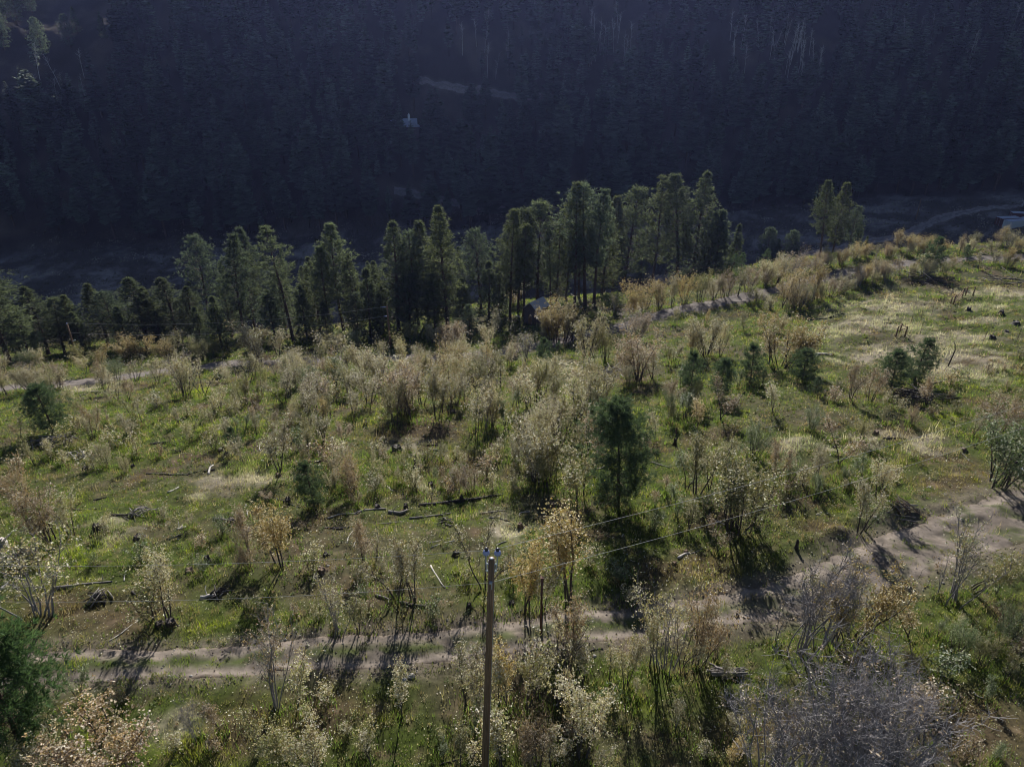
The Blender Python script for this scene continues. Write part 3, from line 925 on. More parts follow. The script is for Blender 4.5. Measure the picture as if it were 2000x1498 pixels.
YOUNG = {
    'bushy': [make_pine(820, 4.6, 1.7, 0.12, 'round', 13, 8, 14, 0.30, 12, 0.014, C_PY, 0.09, False), make_pine(821, 4.6, 1.75, 0.08, 'open', 14, 8, 14, 0.30, 12, 0.014, C_PY, 0.09, False)],
    'lone': [make_pine(822, 7.2, 2.7, 0.12, 'round', 17, 8, 24, 0.34, 13, 0.015, C_PY, 0.12, True, 0.06)],
    'near': [make_pine(823, 6.5, 2.6, 0.14, 'round', 18, 8, 19, 0.32, 13, 0.018, (0.055, 0.095, 0.04), 0.11, False)],
    'seedling': [make_pine(824, 2.4, 0.75, 0.06, 'cone', 10, 6, 5, 0.22, 9, 0.012, C_PY, 0.04, False)],
}
PSHAPE = {'cone': 'conical', 'column': 'narrow columnar', 'round': 'round-topped', 'open': 'gaunt open-crowned', 'small': 'short bushy'}


def pine(lib, kind, p, h, label, group, var=None, wide=1.0, name='pine_tree', tilt=None, rz=None):
    ks = lib[kind]
    pr = ks[R.randrange(len(ks)) if var is None else var % len(ks)]
    s = h / pr['h']
    e = thing(name, label, 'pine', p, R.uniform(0, 6.28) if rz is None else rz, (s * wide, s * wide, s), group, tilt or (R.gauss(0, 0.012), R.gauss(0, 0.012)))
    link('trunk', pr['trunk'], e); link('crown', pr['crown'], e)
    return e
# ------------------------------------------------------------------ power poles and wires
def wire_pts(a, b, sag, n=40):
    t = np.linspace(0, 1, n)[:, None]
    p = np.asarray(a)[None] * (1 - t) + np.asarray(b)[None] * t
    p[:, 2] -= (4 * sag * t * (1 - t))[:, 0]
    return p


def power_pole(p, h, label, r0, r1, lean=(0, 0), name='power_pole'):
    e = thing(name, label, 'power pole', p, 0, 1.0, 'wooden power poles', lean)
    b = MB(); b.tube([(0, 0, -0.3), (0, 0, h * 0.35), (0, 0, h * 0.7), (0, 0, h)], [r0, r0 * 0.7 + r1 * 0.3, r0 * 0.3 + r1 * 0.7, r1], 14, cap=True)
    link('pole', b.mesh('pole', [M_pole], True), e)
    return e


# near pole: bayonet brackets, two pin insulators, a clevis on the neutral
PP = at_dist(946, 18.4)
LEAN = math.radians(2.2)
PH = height_to(PP, 1090)
npole = power_pole(PP, PH, 'near weathered wooden power pole with two blue-grey insulators on top', 0.15, 0.105, (0, LEAN))
for s in (-1, 1):
    b = MB()
    b.box(s * 0.115 - 0.012, s * 0.115 + 0.012, -0.03, 0.03, PH - 0.62, PH - 0.10)
    b.tube([(s * 0.13, 0, PH - 0.58), (s * 0.175, 0, PH - 0.42), (s * 0.19, 0, PH - 0.1), (s * 0.19, 0, PH + 0.16)], 0.022, 8)
    br = link('bracket', b.mesh('bracket', [M_metal], True), npole)
    for zz in (-0.2, -0.5):
        b = MB(); b.tube([(s * 0.10, -0.05, PH + zz), (s * 0.19, -0.05, PH + zz)], 0.028, 6, cap=True)
        link('bolt', b.mesh('bolt', [M_white], True), br)
    b = MB()
    prof = [(0.03, 0.02), (0.115, 0.05), (0.125, 0.10), (0.10, 0.17), (0.085, 0.20)]
    b.tube([(s * 0.19, 0, PH + 0.14 + z) for _, z in prof], [r for r, _ in prof], 18, cap=True)
    ins = link('insulator', b.mesh('insulator', [M_porc], True), npole)
    b = MB()
    prof = [(0.062, 0.19), (0.06, 0.23), (0.072, 0.25), (0.075, 0.28), (0.05, 0.31), (0.02, 0.32)]
    b.tube([(s * 0.19, 0, PH + 0.14 + z) for _, z in prof], [r for r, _ in prof], 16, cap=True)
    link('insulator_head', b.mesh('insulator_head', [M_porcd], True), ins)
b = MB(); b.tube([(0, 0, PH - 0.002), (0, 0, PH + 0.012), (0, 0, PH + 0.02)], [0.07, 0.065, 0.02], 10, cap=True)
link('pole_cap', b.mesh('pole_cap', [M_metal], True), npole)
b = MB(); b.box(-0.05, 0.05, -0.20, -0.10, PH - 0.97, PH - 0.91); b.box(0.02, 0.05, -0.16, -0.13, PH - 1.25, PH - 1.02)
link('clevis', b.mesh('clevis', [M_metal]), npole)
b = MB(); b.tube([(0.115, -0.11, PH - 1.0), (0.125, -0.12, PH * 0.6), (0.15, -0.1, 0.2)], 0.008, 4)
link('ground_wire', b.mesh('ground_wire', [M_wire]), npole)

TOPW = np.array([PP[0] + (PH + 0.37) * math.sin(LEAN), PP[1], PP[2] + (PH + 0.37) * math.cos(LEAN)]); LOWW = np.array([PP[0] + (PH - 0.94) * math.sin(LEAN), PP[1] - 0.14, PP[2] + (PH - 0.94) * math.cos(LEAN)])


def far_end(px, py, Y):
    d = ray(px, py); t = Y / d[1]
    return np.array([d[0] * t, Y, CAM_Z + d[2] * t])


def wire(a, b, sag, r, label, name='power_line', group='power lines'):
    m = MB(); m.tube(wire_pts(a, b, sag), r, 5)
    return tag(link(name, m.mesh(name, [M_wire], True)), label, 'power line', group)


RE = at_dist(2290, 47.0); RH = 11.0
rpole = power_pole(RE, RH, 'wooden power pole beside the parked car at the top of the track', 0.16, 0.11)
b = MB(); b.tube([(0, 0, RH), (0, 0, RH + 0.2), (0, 0, RH + 0.36)], [0.03, 0.11, 0.05], 12, cap=True)
link('insulator', b.mesh('insulator', [M_porc], True), rpole)
LE = at_dist(-620, 19.5); LH = 11.5
lpole = power_pole(LE, LH, 'wooden power pole by the dirt track at the pine end', 0.16, 0.11)
b = MB(); b.tube([(0, 0, LH), (0, 0, LH + 0.2), (0, 0, LH + 0.36)], [0.03, 0.11, 0.05], 12, cap=True)
link('insulator', b.mesh('insulator', [M_porc], True), lpole)
RT = np.array([RE[0], RE[1], RE[2] + RH + 0.33]); LT = np.array([LE[0], LE[1], LE[2] + LH + 0.33])
wire(TOPW, RT, 0.9, 0.008, 'upper bare power line from the near pole to the pole by the car')
wire(LOWW, RT - np.array([0, 0.14, 1.35]), 1.1, 0.008, 'lower bare power line from the near pole to the pole by the car')
wire(LT, TOPW, 0.9, 0.006, 'upper bare power line from the near pole toward the corner pine')
wire(LT - np.array([0, 0.14, 1.35]), LOWW, 1.1, 0.006, 'lower bare power line from the near pole toward the corner pine')

# poles at the pine line and in the valley
MP = at_dist(763, 101.0); MH = height_to(MP, 596)
mp = power_pole(MP, MH, 'pale wooden power pole with a guy wire against the dark pines', 0.17, 0.12)
for zz, ln in ((-0.3, 1.0), (-1.8, 0.7)):
    b = MB(); b.tube([(-0.1, 0, MH + zz), (-ln * 0.45, 0, MH + zz - 0.02), (-ln, 0, MH + zz - 0.06)], [0.04, 0.075, 0.03], 8, cap=True)
    link('insulator', b.mesh('insulator', [M_porc], True), mp)
b = MB(); b.tube([(0.1, 0, MH - 0.8), (5.2, 3.6, -0.5)], 0.012, 4)
link('guy_wire', b.mesh('guy_wire', [M_wire]), mp)
SP = at_dist(153, 100.0); SH = height_to(SP, 634)
sp = power_pole(SP, SH, 'wooden power pole standing between the left pines and pale oaks', 0.16, 0.12)
b = MB(); b.tube([(0, 0, SH), (0, 0, SH + 0.25)], [0.05, 0.09], 8, cap=True)
link('insulator', b.mesh('insulator', [M_porc], True), sp)
b = MB(); b.tube([(0.1, -0.1, SH * 0.55), (0.75, -0.3, SH * 0.6)], 0.05, 6, cap=True)
link('service_bracket', b.mesh('service_bracket', [M_white], True), sp)
mt = np.array([MP[0] - 0.95, MP[1], MP[2] + MH - 0.35]); st = np.array([SP[0], SP[1], SP[2] + SH + 0.25])
wire(st, mt, 1.2, 0.014, 'upper power line along the tall pines to the guyed pole')
wire(st - np.array([0, 0, 1.6]), mt + np.array([0.25, 0, -1.5]), 1.4, 0.014, 'lower power line along the tall pines to the guyed pole')
VP = at(1788, 431); VH = max(6.5, height_to(VP, 391))
power_pole(VP, VH, 'thin wooden power pole beside the valley floor track', 0.16, 0.12)
SPOST = at(1056, 1236); sh_ = height_to(SPOST, 1128)
e = thing('steel_post', 'slender rusty steel post standing among oaks beside the dirt track', 'post', SPOST)
b = MB(); b.tube([(0, 0, -0.2), (0, 0, sh_)], 0.055, 8, cap=True); link('shaft', b.mesh('shaft', [M_rust], True), e)
b = MB(); b.box(-0.09, 0.09, -0.09, 0.09, sh_ + 0.002, sh_ + 0.03); link('cap_plate', b.mesh('cap_plate', [M_rust]), e)

# ------------------------------------------------------------------ shed
SD = at_dist(1047, 113.0)
shed = thing('shed', 'narrow weathered board shed with gable roof behind the golden oak', 'shed', SD, math.radians(-38))
SWd, SL, SHh, SR = 2.5, 3.4, 2.9, 1.05
wl = MB()
wl.box(-SWd / 2 + 0.04, SWd / 2 - 0.04, -SL / 2 + 0.04, SL / 2 - 0.04, -0.9, SHh)
for s in (-1, 1):
    y0 = s * (SL / 2 - 0.04)
    wl.add([(-SWd / 2 + 0.04, y0, SHh), (SWd / 2 - 0.04, y0, SHh), (0, y0, SHh + SR)], None, [(0, 1, 2)] if s < 0 else [(1, 0, 2)])
wall = link('wall', wl.mesh('wall', [M_plank]), shed)
pm = {}
for k in range(10):
    x0 = -SWd / 2 + k * SWd / 10
    xm = x0 + SWd / 20
    top = SHh + SR * (1 - abs(xm) / (SWd / 2)) - 0.05
    key = round(abs(xm), 3)
    for s in (-1, 1):
        b = MB(); b.box(x0 + 0.008, x0 + SWd / 10 - 0.008, s * SL / 2 - 0.035, s * SL / 2 + 0.002, -0.8, top)
        link('plank', b.mesh('plank', [M_plank]), wall)
b = MB(); b.box(-0.02, 0.005, -0.12, 0.12, -0.8, SHh)
pk = b.mesh('plank', [M_plank])
for k in range(13):
    for s in (-1, 1):
        o = link('plank', pk, wall); o.location = (s * SWd / 2, -SL / 2 + 0.14 + k * 0.26, 0)
b = MB(); b.box(-0.42, 0.42, -SL / 2 - 0.06, -SL / 2 - 0.03, -0.6, 1.45)
dr = link('door', b.mesh('door', [M_pole]), shed)
b = MB(); b.box(0.30, 0.34, -SL / 2 - 0.10, -SL / 2 - 0.062, 0.35, 0.5); link('handle', b.mesh('handle', [M_metal]), dr)
for s in (-1, 1):
    ang = math.atan2(SR, SWd / 2)
    rl = math.hypot(SR, SWd / 2) + 0.25
    b = MB()
    Mx = Matrix.Translation((0, 0, SHh + SR + 0.05)) @ Matrix.Rotation(s * ang, 4, 'Y')
    b.box(0 if s > 0 else -rl, rl if s > 0 else 0, -SL / 2 - 0.22, SL / 2 + 0.22, 0, 0.05, M=Mx)
    for k in range(9):
        yy = -SL / 2 - 0.2 + k * (SL + 0.4) / 8
        b.box(0.02 if s > 0 else -rl + 0.02, rl - 0.02 if s > 0 else -0.02, yy - 0.02, yy + 0.02, 0.05, 0.075, M=Mx)
    link('roof', b.mesh('roof', [M_roofm]), shed)

# ------------------------------------------------------------------ containers and the loader behind them
def container(px, py, length, rz, mat, label, ht=2.6):
    p = at(px, py)
    z = min(h1(p[0] + dx, p[1] + dy) for dx in (-3, 0, 3) for dy in (-3, 0, 3))
    e = thing('shipping_container', label, 'container', (p[0], p[1], z), rz, 1.0, 'containers on the valley floor')
    L, Wd = length, 2.44
    b = MB(); b.box(0.05, L - 0.05, 0.05, Wd - 0.05, 0.12, ht - 0.06); body = link('body', b.mesh('body', [mat]), e)
    rib = MB(); rib.box(0, 0.14, -0.04, 0.06, 0.2, ht - 0.2); rm = rib.mesh('rib', [mat])
    for k in range(int((L - 0.6) / 0.42)):
        for y in (0.035, Wd - 0.055):
            o = link('rib', rm, body); o.location = (0.3 + k * 0.42, y, 0)
    b = MB(); b.box(0, L, 0, Wd, ht - 0.058, ht); link('roof', b.mesh('roof', [M_greyroof]), e)
    for x in (0, L - 0.16):
        for y in (0, Wd - 0.16):
            b = MB(); b.box(x, x + 0.16, y, y + 0.16, 0, ht - 0.062); link('corner_post', b.mesh('corner_post', [mat]), e)
    for y in (0.18, Wd / 2 + 0.02):
        b = MB(); b.box(-0.012, 0.04, y, y + Wd / 2 - 0.2, 0.2, ht - 0.16); d = link('door', b.mesh('door', [mat]), e)
        b = MB(); b.tube([(-0.05, y + 0.5, 0.25), (-0.05, y + 0.5, ht - 0.2)], 0.025, 6); link('lock_bar', b.mesh('lock_bar', [M_metal]), d)
    return e


container(1972, 449, 12.2, math.radians(24), M_palec, 'long pale green-white shipping container foremost on the valley floor')
container(1953, 444, 6.1, math.radians(8), M_redc, 'short rust-red shipping container beside the pale container')
container(1975, 428, 12.2, math.radians(-14), M_redc, 'long rust-red shipping container behind the pale container')
LDp = at(2003, 412)
ld = thing('crate_trailer', 'dark flatbed trailer with a pale canopy behind the red container', 'trailer', LDp, math.radians(12))
b = MB(); b.box(0, 5.5, 0, 2.2, 0.7, 0.95); link('deck', b.mesh('deck', [M_tyre]), ld)
b = MB(); b.box(0.3, 5.2, 0.1, 2.1, 2.4, 2.52); link('canopy', b.mesh('canopy', [M_greyroof]), ld)
for x in (0.35, 5.1):
    for y in (0.15, 2.0):
        b = MB(); b.box(x, x + 0.08, y, y + 0.08, 0.95, 2.4); link('canopy_post', b.mesh('canopy_post', [M_metal]), ld)
for x in (1.4, 4.0):
    for y in (0.0, 2.2):
        b = MB(); b.tube([(x, y - 0.12, 0.42), (x, y + 0.12, 0.42)], 0.45, 16, cap=True); link('wheel', b.mesh('wheel', [M_tyre]), ld)
b = MB(); b.tube([(0, 1.1, 0.8), (-2.4, 1.1, 0.5), (-2.5, 1.1, -0.05)], 0.06, 6); link('drawbar', b.mesh('drawbar', [M_rust]), ld)

# ------------------------------------------------------------------ house roof on the far hill
HS = at(790, 262)
hs = thing('house', 'pale-roofed house with white chimney half hidden in the shaded forest', 'house', HS + np.array([0, 0, 0.2]), math.radians(8))
b = MB(); b.box(-4.2, 4.2, -3.2, 3.2, -2.5, 3.0); b.box(1.2, 5.0, -5.6, -3.0, -2.5, 2.98)
hw_ = link('wall', b.mesh('wall', [M_plank]), hs)
for x in (-2.6, -0.4):
    b = MB(); b.box(x, x + 1.1, -3.26, -3.2, 0.9, 2.1); w_ = link('window', b.mesh('window', [M_glass]), hs)
    b = MB(); b.box(x - 0.1, x + 1.2, -3.3, -3.2, 0.78, 0.9); link('sill', b.mesh('sill', [M_white]), w_)
rf = MB()
rf.add([(-4.7, -3.8, 2.9), (4.7, -3.8, 2.9), (4.7, 0, 4.9), (-4.7, 0, 4.9), (-4.7, 3.8, 2.9), (4.7, 3.8, 2.9)], [(0, 1, 2, 3), (3, 2, 5, 4)], [(0, 3, 4), (1, 5, 2)])
rf.add([(0.8, -6.2, 2.8), (5.4, -6.2, 2.8), (3.1, -6.2, 4.3), (0.8, -2, 2.8), (5.4, -2, 2.8), (3.1, -1, 4.3)], [(0, 2, 5, 3), (2, 1, 4, 5)], [(0, 1, 2)])
rfo = link('roof', rf.mesh('roof', [M_greyroof]), hs)
b = MB(); b.box(1.5, 2.3, -1.2, -0.4, 3.6, 6.2); b.box(1.7, 2.1, -1.0, -0.6, 6.2, 6.7)
link('chimney', b.mesh('chimney', [M_white]), rfo)
TP = at(912, 290)
tk = thing('water_tank', 'small white upright tank alone in the shaded forest', 'tank', TP)
b = MB(); b.tube([(0, 0, -0.3), (0, 0, 1.7), (0, 0, 1.95), (0, 0, 2.1)], [0.55, 0.55, 0.45, 0.12], 14, cap=True); link('body', b.mesh('body', [M_white], True), tk)
b = MB(); b.tube([(0, 0, 2.08), (0, 0, 2.25)], 0.15, 10, cap=True); link('lid', b.mesh('lid', [M_tyre], True), tk)

# ------------------------------------------------------------------ parked car at the top of the track
CP = at(2056, 958)
car = thing('parked_car', 'white car parked on the dirt track beside the green oak', 'car', CP + np.array([0, 0, 0.03]), math.radians(118))
# side outline (x forward), lofted over the width with tumblehome
prof = [(-2.1, 0.45), (-2.15, 0.95), (-2.0, 1.05), (-1.65, 1.62), (0.35, 1.66), (1.05, 1.08), (1.95, 0.96), (2.15, 0.80), (2.18, 0.45)]
b = MB()
rows = []
for (yw, zs) in ((-0.90, 0.90), (-0.80, 1.0), (0.80, 1.0), (0.90, 0.90)):
    rows.append([(x * (0.985 if abs(yw) > 0.85 else 1), yw * (1 if z < 1.1 else 0.84), 0.45 + (z - 0.45) * zs) for x, z in prof])
v = np.array(rows).reshape(-1, 3); k = len(prof)
q = [(r * k + i, r * k + (i + 1) % k, (r + 1) * k + (i + 1) % k, (r + 1) * k + i) for r in range(3) for i in range(k)]
b.add(v, q)
b.add(np.array(rows[0]), None, [(0, i + 1, i) for i in range(1, k - 1)]); b.add(np.array(rows[3]), None, [(0, i, i + 1) for i in range(1, k - 1)])
body = link('body', b.mesh('body', [M_white]), car)
b = MB(); b.add([(0.42, -0.62, 1.63), (0.42, 0.62, 1.63), (1.04, 0.72, 1.13), (1.04, -0.72, 1.13)], [(0, 3, 2, 1)]); link('windscreen', b.mesh('windscreen', [M_glass]), car).location = (0.015, 0, 0.015)
for s in (-1, 1):
    b = MB(); b.add([(-1.5, s * 0.80, 1.1), (0.8, s * 0.80, 1.1), (0.3, s * 0.70, 1.55), (-1.4, s * 0.70, 1.55)], [(0, 1, 2, 3) if s < 0 else (3, 2, 1, 0)]); link('side_window', b.mesh('side_window', [M_glass]), car).location = (0, s * 0.03, 0)
    b = MB(); b.box(2.02, 2.19, s * 0.68 - 0.16, s * 0.68 + 0.16, 0.72, 0.86); link('headlight', b.mesh('headlight', [M_porc]), car)
    for x in (-1.35, 1.35):
        b = MB(); b.tube([(x, s * 0.74, 0.33), (x, s * 0.92, 0.33)], 0.34, 18, cap=True); wh = link('wheel', b.mesh('wheel', [M_tyre]), car)
        b = MB(); b.tube([(x, s * 0.85, 0.33), (x, s * 0.935, 0.33)], 0.2, 12, cap=True); link('rim', b.mesh('rim', [M_metal]), wh)
b = MB(); b.box(2.05, 2.24, -0.86, 0.86, 0.38, 0.58); link('bumper', b.mesh('bumper', [M_tyre]), car)
b = MB(); b.box(2.1, 2.2, -0.45, 0.45, 0.62, 0.82); link('grille', b.mesh('grille', [M_tyre]), car)

# ------------------------------------------------------------------ rail fences and wire posts of the meadow
def rail_fence(posts, rails, label):
    """posts: (px, py) ; rails: (i, j, [heights])"""
    P = [at(*q) for q in posts]
    c = np.mean(P, axis=0)
    e = thing('rail_fence', label, 'fence', c, 0, 1.0)
    for p in P:
        b = MB(); d = p - c; b.tube([(d[0], d[1], d[2] - 0.3), (d[0] + 0.02, d[1], d[2] + 1.55)], [0.10, 0.085], 8, cap=True)
        link('post', b.mesh('post', [M_pole], True), e)
    for i, j, hs_ in rails:
        for hh in hs_:
            h0, h1_ = hh if isinstance(hh, tuple) else (hh, hh)
            a, b2 = P[i] - c, P[j] - c
            b = MB(); b.tube([a + (0, 0, h0), (a + b2) / 2 + (0, 0, (h0 + h1_) / 2 - 0.03), b2 + (0, 0, h1_)], 0.05, 6, cap=True)
            link('rail', b.mesh('rail', [M_pole], True), e)
    return e


rail_fence([(1855, 597), (1862, 593), (1878, 582), (1885, 578), (1899, 580)],
           [(0, 1, [1.35]), (1, 2, [0.3, 0.6, 0.9, 1.2]), (2, 3, [1.35]), (3, 4, [1.4])], 'wooden rail gate with braced posts beside the straw grass')
rail_fence([(1749, 659), (1756, 653), (1767, 658)], [(0, 1, [1.35]), (1, 2, [1.35]), (0, 2, [(0.9, 1.3)])], 'small wooden corner brace of three posts in the meadow')
for (px, py, wh) in ((1842, 596, 'beside the rail gate'), (1820, 614, 'in straw grass below the rail gate'), (1799, 624, 'in straw grass below the rail gate'), (1797, 652, 'beside the wooden corner brace'), (1779, 633, 'beside the wooden corner brace'), (1920, 668, 'among stumps in the meadow'), (1987, 664, 'among stumps in the meadow'), (1968, 576, 'near the edge of the bare brown soil'), (1935, 592, 'near the edge of the bare brown soil')):
    p = at(px, py)
    e = thing('fence_post', f'thin rusty wire fence post {wh}', 'fence post', p, R.uniform(0, 3), 1.0, 'wire fence posts of the meadow', (R.gauss(0, 0.04), R.gauss(0, 0.04)))
    b = MB(); b.box(-0.025, 0.025, -0.006, 0.006, -0.3, 1.5); b.box(-0.004, 0.004, 0.008, 0.04, -0.3, 1.5)
    link('shaft', b.mesh('shaft', [M_rust]), e)

# ------------------------------------------------------------------ logs, stumps, slash
LOGC = {'dark': np.array([0.045, 0.036, 0.03]), 'grey': np.array([0.20, 0.18, 0.165]), 'pale': np.array([0.50, 0.46, 0.42]), 'brown': np.array([0.13, 0.09, 0.06])}
LOGW = {'dark': 'charred dark', 'grey': 'weathered grey', 'pale': 'bleached pale', 'brown': 'brown'}


def log(p0, p1, r, tone, extra='', name='fallen_log', lift=0.0):
    r = r * 0.78 if r >= 0.07 else r
    a, b_ = at(*p0), at(*p1)
    rng = np.random.default_rng(int(p0[0] * 7 + p0[1]))
    n = 7
    t = np.linspace(0, 1, n)[:, None]
    pts = a[None] * (1 - t) + b_[None] * t
    pts[:, :2] += rng.normal(0, 0.05, (n, 2)) * r * 3 + (np.sin(np.linspace(0, 3.1, n))[:, None] * rng.normal(0, 0.12, (1, 2)))
    pts[:, 2] = H(pts[:, 0], pts[:, 1]) + r * 0.45 + lift
    pts[:, 2] = 0.5 * pts[:, 2] + 0.5 * np.linspace(pts[0, 2], pts[-1, 2], n)
    base = pts[0].copy()
    L = float(np.linalg.norm(pts[-1] - pts[0]))
    kindw = ('long ' if L > 4.5 else 'short ' if L < 1.6 else '') + LOGW[tone] + (' branch' if r < 0.06 else ' log')
    zn = zone(base[0], base[1])
    e = thing('fallen_branch' if r < 0.06 else name, f'{kindw} lying {extra or zn}', 'branch' if r < 0.06 else 'log', base, 0, 1.0, 'logs and branches on the ground')
    q = pts - base
    b = MB(); b.tube(q, r * np.linspace(1.05, 0.6, n) * rng.uniform(0.85, 1.12, n), 9, c=LOGC[tone], cap=True)
    lo = link('stem', b.mesh('stem', [M_log], True), e)
    for k in range(2 if r >= 0.06 else 1):
        i = rng.integers(1, n - 1)
        d = rng.normal(0, 1, 3); d[2] = abs(d[2]) * 0.5 + 0.2
        b = MB(); b.tube(wander(q[i], d, r * 4 + 0.15, 3, rng, 0.2), r * 0.28 * np.linspace(1, 0.4, 4), 5, c=LOGC[tone] * 1.2)
        link('branch_stub', b.mesh('branch_stub', [M_log], True), e)
    return e


LANDMARKS += [(PP[0], PP[1], 4.5, 'beside the near wooden power pole'), (SD[0], SD[1], 7, 'beside the board shed')]
for l in [((140, 989), (189, 994), .13, 'dark'), ((105, 1148), (220, 1136), .11, 'grey'), ((287, 930), (367, 926), .13, 'dark'), ((367, 924), (420, 919), .1, 'dark'), ((409, 928), (417, 912), .12, 'pale'),
          ((292, 868), (336, 864), .16, 'dark'), ((329, 964), (350, 950), .1, 'pale'), ((217, 1011), (300, 1004), .12, 'dark'), ((311, 882), (357, 880), .1, 'dark'), ((182, 974), (212, 969), .09, 'dark'),
          ((259, 1158), (308, 1162), .1, 'dark'), ((392, 1168), (418, 1164), .16, 'pale'), ((347, 1037), (364, 1031), .14, 'pale'), ((302, 1003), (326, 998), .1, 'dark'), ((417, 1017), (458, 1021), .12, 'grey'),
          ((507, 1064), (550, 1059), .08, 'grey'), ((630, 1031), (682, 1028), .09, 'dark'), ((0, 1157), (19, 1141), .15, 'pale'), ((330, 1054), (357, 1047), .08, 'grey'),
          ((818, 988), (986, 971), .20, 'dark'), ((695, 1004), (755, 996), .13, 'grey'), ((758, 1002), (795, 998), .17, 'grey'), ((640, 1011), (695, 1005), .08, 'pale'), ((800, 1010), (881, 1001), .10, 'grey'),
          ((734, 1022), (786, 1017), .07, 'grey'), ((937, 1007), (986, 1000), .09, 'grey'), ((954, 1013), (998, 1016), .10, 'grey'), ((650, 1031), (683, 1028), .09, 'dark'), ((734, 1167), (760, 1175), .10, 'grey'), ((776, 1178), (842, 1187), .13, 'dark'),
          ((841, 1103), (869, 1146), .07, 'pale'), ((1273, 903), (1308, 914), .10, 'grey'), ((1325, 1089), (1348, 1079), .12, 'pale'), ((1349, 1079), (1372, 1070), .05, 'grey'), ((1527, 1008), (1559, 1007), .07, 'dark'),
          ((1592, 693), (1624, 696), .26, 'pale'), ((1576, 623), (1622, 621), .15, 'dark'), ((1622, 621), (1648, 613), .2, 'dark'), ((1818, 751), (1853, 737), .16, 'dark'), ((840, 881), (874, 882), .13, 'grey'), ((829, 870), (860, 869), .1, 'dark'),
          ((1490, 838), (1518, 829), .1, 'grey'), ((1085, 905), (1110, 898), .12, 'grey'), ((970, 1068), (990, 1058), .06, 'grey'), ((600, 905), (640, 901), .1, 'dark'), ((560, 828), (610, 825), .12, 'dark'), ((398, 852), (440, 849), .12, 'dark'),
          ((1820, 545), (1860, 548), .16, 'dark'), ((1940, 543), (1985, 547), .14, 'grey'), ((1895, 900), (1870, 880), .05, 'grey'), ((1725, 858), (1768, 855), .16, 'dark'), ((540, 975), (585, 990), .1, 'dark'), ((1160, 920), (1185, 905), .1, 'grey')]:
    log(*l)
for l in [((841, 1066), (909, 1052), .045, 'pale'), ((838, 1058), (880, 1050), .035, 'pale'), ((213, 1257), (273, 1210), .035, 'pale'), ((1387, 1011), (1422, 1032), .04, 'pale'), ((1492, 1022), (1496, 1010), .05, 'pale'), ((1902, 1352), (1930, 1366), .035, 'pale'),
          ((1080, 1374), (1101, 1364), .045, 'pale'), ((1140, 1281), (1178, 1270), .055, 'dark'), ((855, 1487), (890, 1478), .04, 'dark'), ((245, 890), (278, 888), .05, 'pale'), ((700, 1055), (690, 1070), .04, 'pale'), ((243, 1135), (247, 1115), .04, 'pale'), ((678, 1060), (690, 1038), .04, 'pale'),
          ((485, 1012), (480, 985), .05, 'pale'), ((510, 882), (508, 868), .05, 'pale'), ((1035, 1000), (1015, 1008), .04, 'pale'), ((760, 952), (768, 960), .06, 'pale'), ((730, 1425), (736, 1412), .03, 'pale')]:
    log(*l)


def stump(px, py, r, h, tone, root=False):
    p = at(px, py)
    rng = np.random.default_rng(int(px * 3 + py))
    k = 12
    ang = np.arange(k) * 2 * np.pi / k
    r *= R.uniform(0.62, 0.85); h *= R.uniform(0.6, 0.95)
    b = MB(); prof = [(-0.15, 1.75), (0.08 * h, 1.3), (0.35 * h, 1.05), (0.75 * h, 0.96), (h, 0.9)]
    wob = rng.uniform(0.75, 1.3, k)
    top = rng.uniform(-0.35, 0.1, k) * h
    v = [[(np.cos(a) * r * f * (1 + (w - 1) * (2 - i * 0.3) * 0.7), np.sin(a) * r * f * (1 + (w - 1) * (2 - i * 0.3) * 0.7), z + (t if i == 4 else 0)) for a, w, t in zip(ang, wob, top)] for i, (z, f) in enumerate(prof)]
    v = np.array(v).reshape(-1, 3)
    q = [(i * k + j, i * k + (j + 1) % k, (i + 1) * k + (j + 1) % k, (i + 1) * k + j) for i in range(4) for j in range(k)]
    b.add(v, q, None, LOGC[tone])
    size = 'tall narrow' if h > 2.2 * r else 'broad low' if r > 0.3 else 'small'
    e = thing('tree_stump', f'{size} {LOGW[tone]} tree stump {zone(p[0], p[1])}', 'stump', p, R.uniform(0, 6), 1.0, 'tree stumps of the clearing')
    link('stem', b.mesh('stem', [M_log], True), e)
    b = MB()
    ring = v[4 * k:]; c0 = ring.mean(0) - (0, 0, 0.02)
    b.add(np.concatenate([ring * (0.995, 0.995, 1), c0[None]]), None, [(j, (j + 1) % k, k) for j in range(k)], np.concatenate([np.tile(LOGC[tone] * 1.3, (k, 1)), [LOGC[tone] * 2.2]]))
    link('cut_face', b.mesh('cut_face', [M_log]), e)
    return e


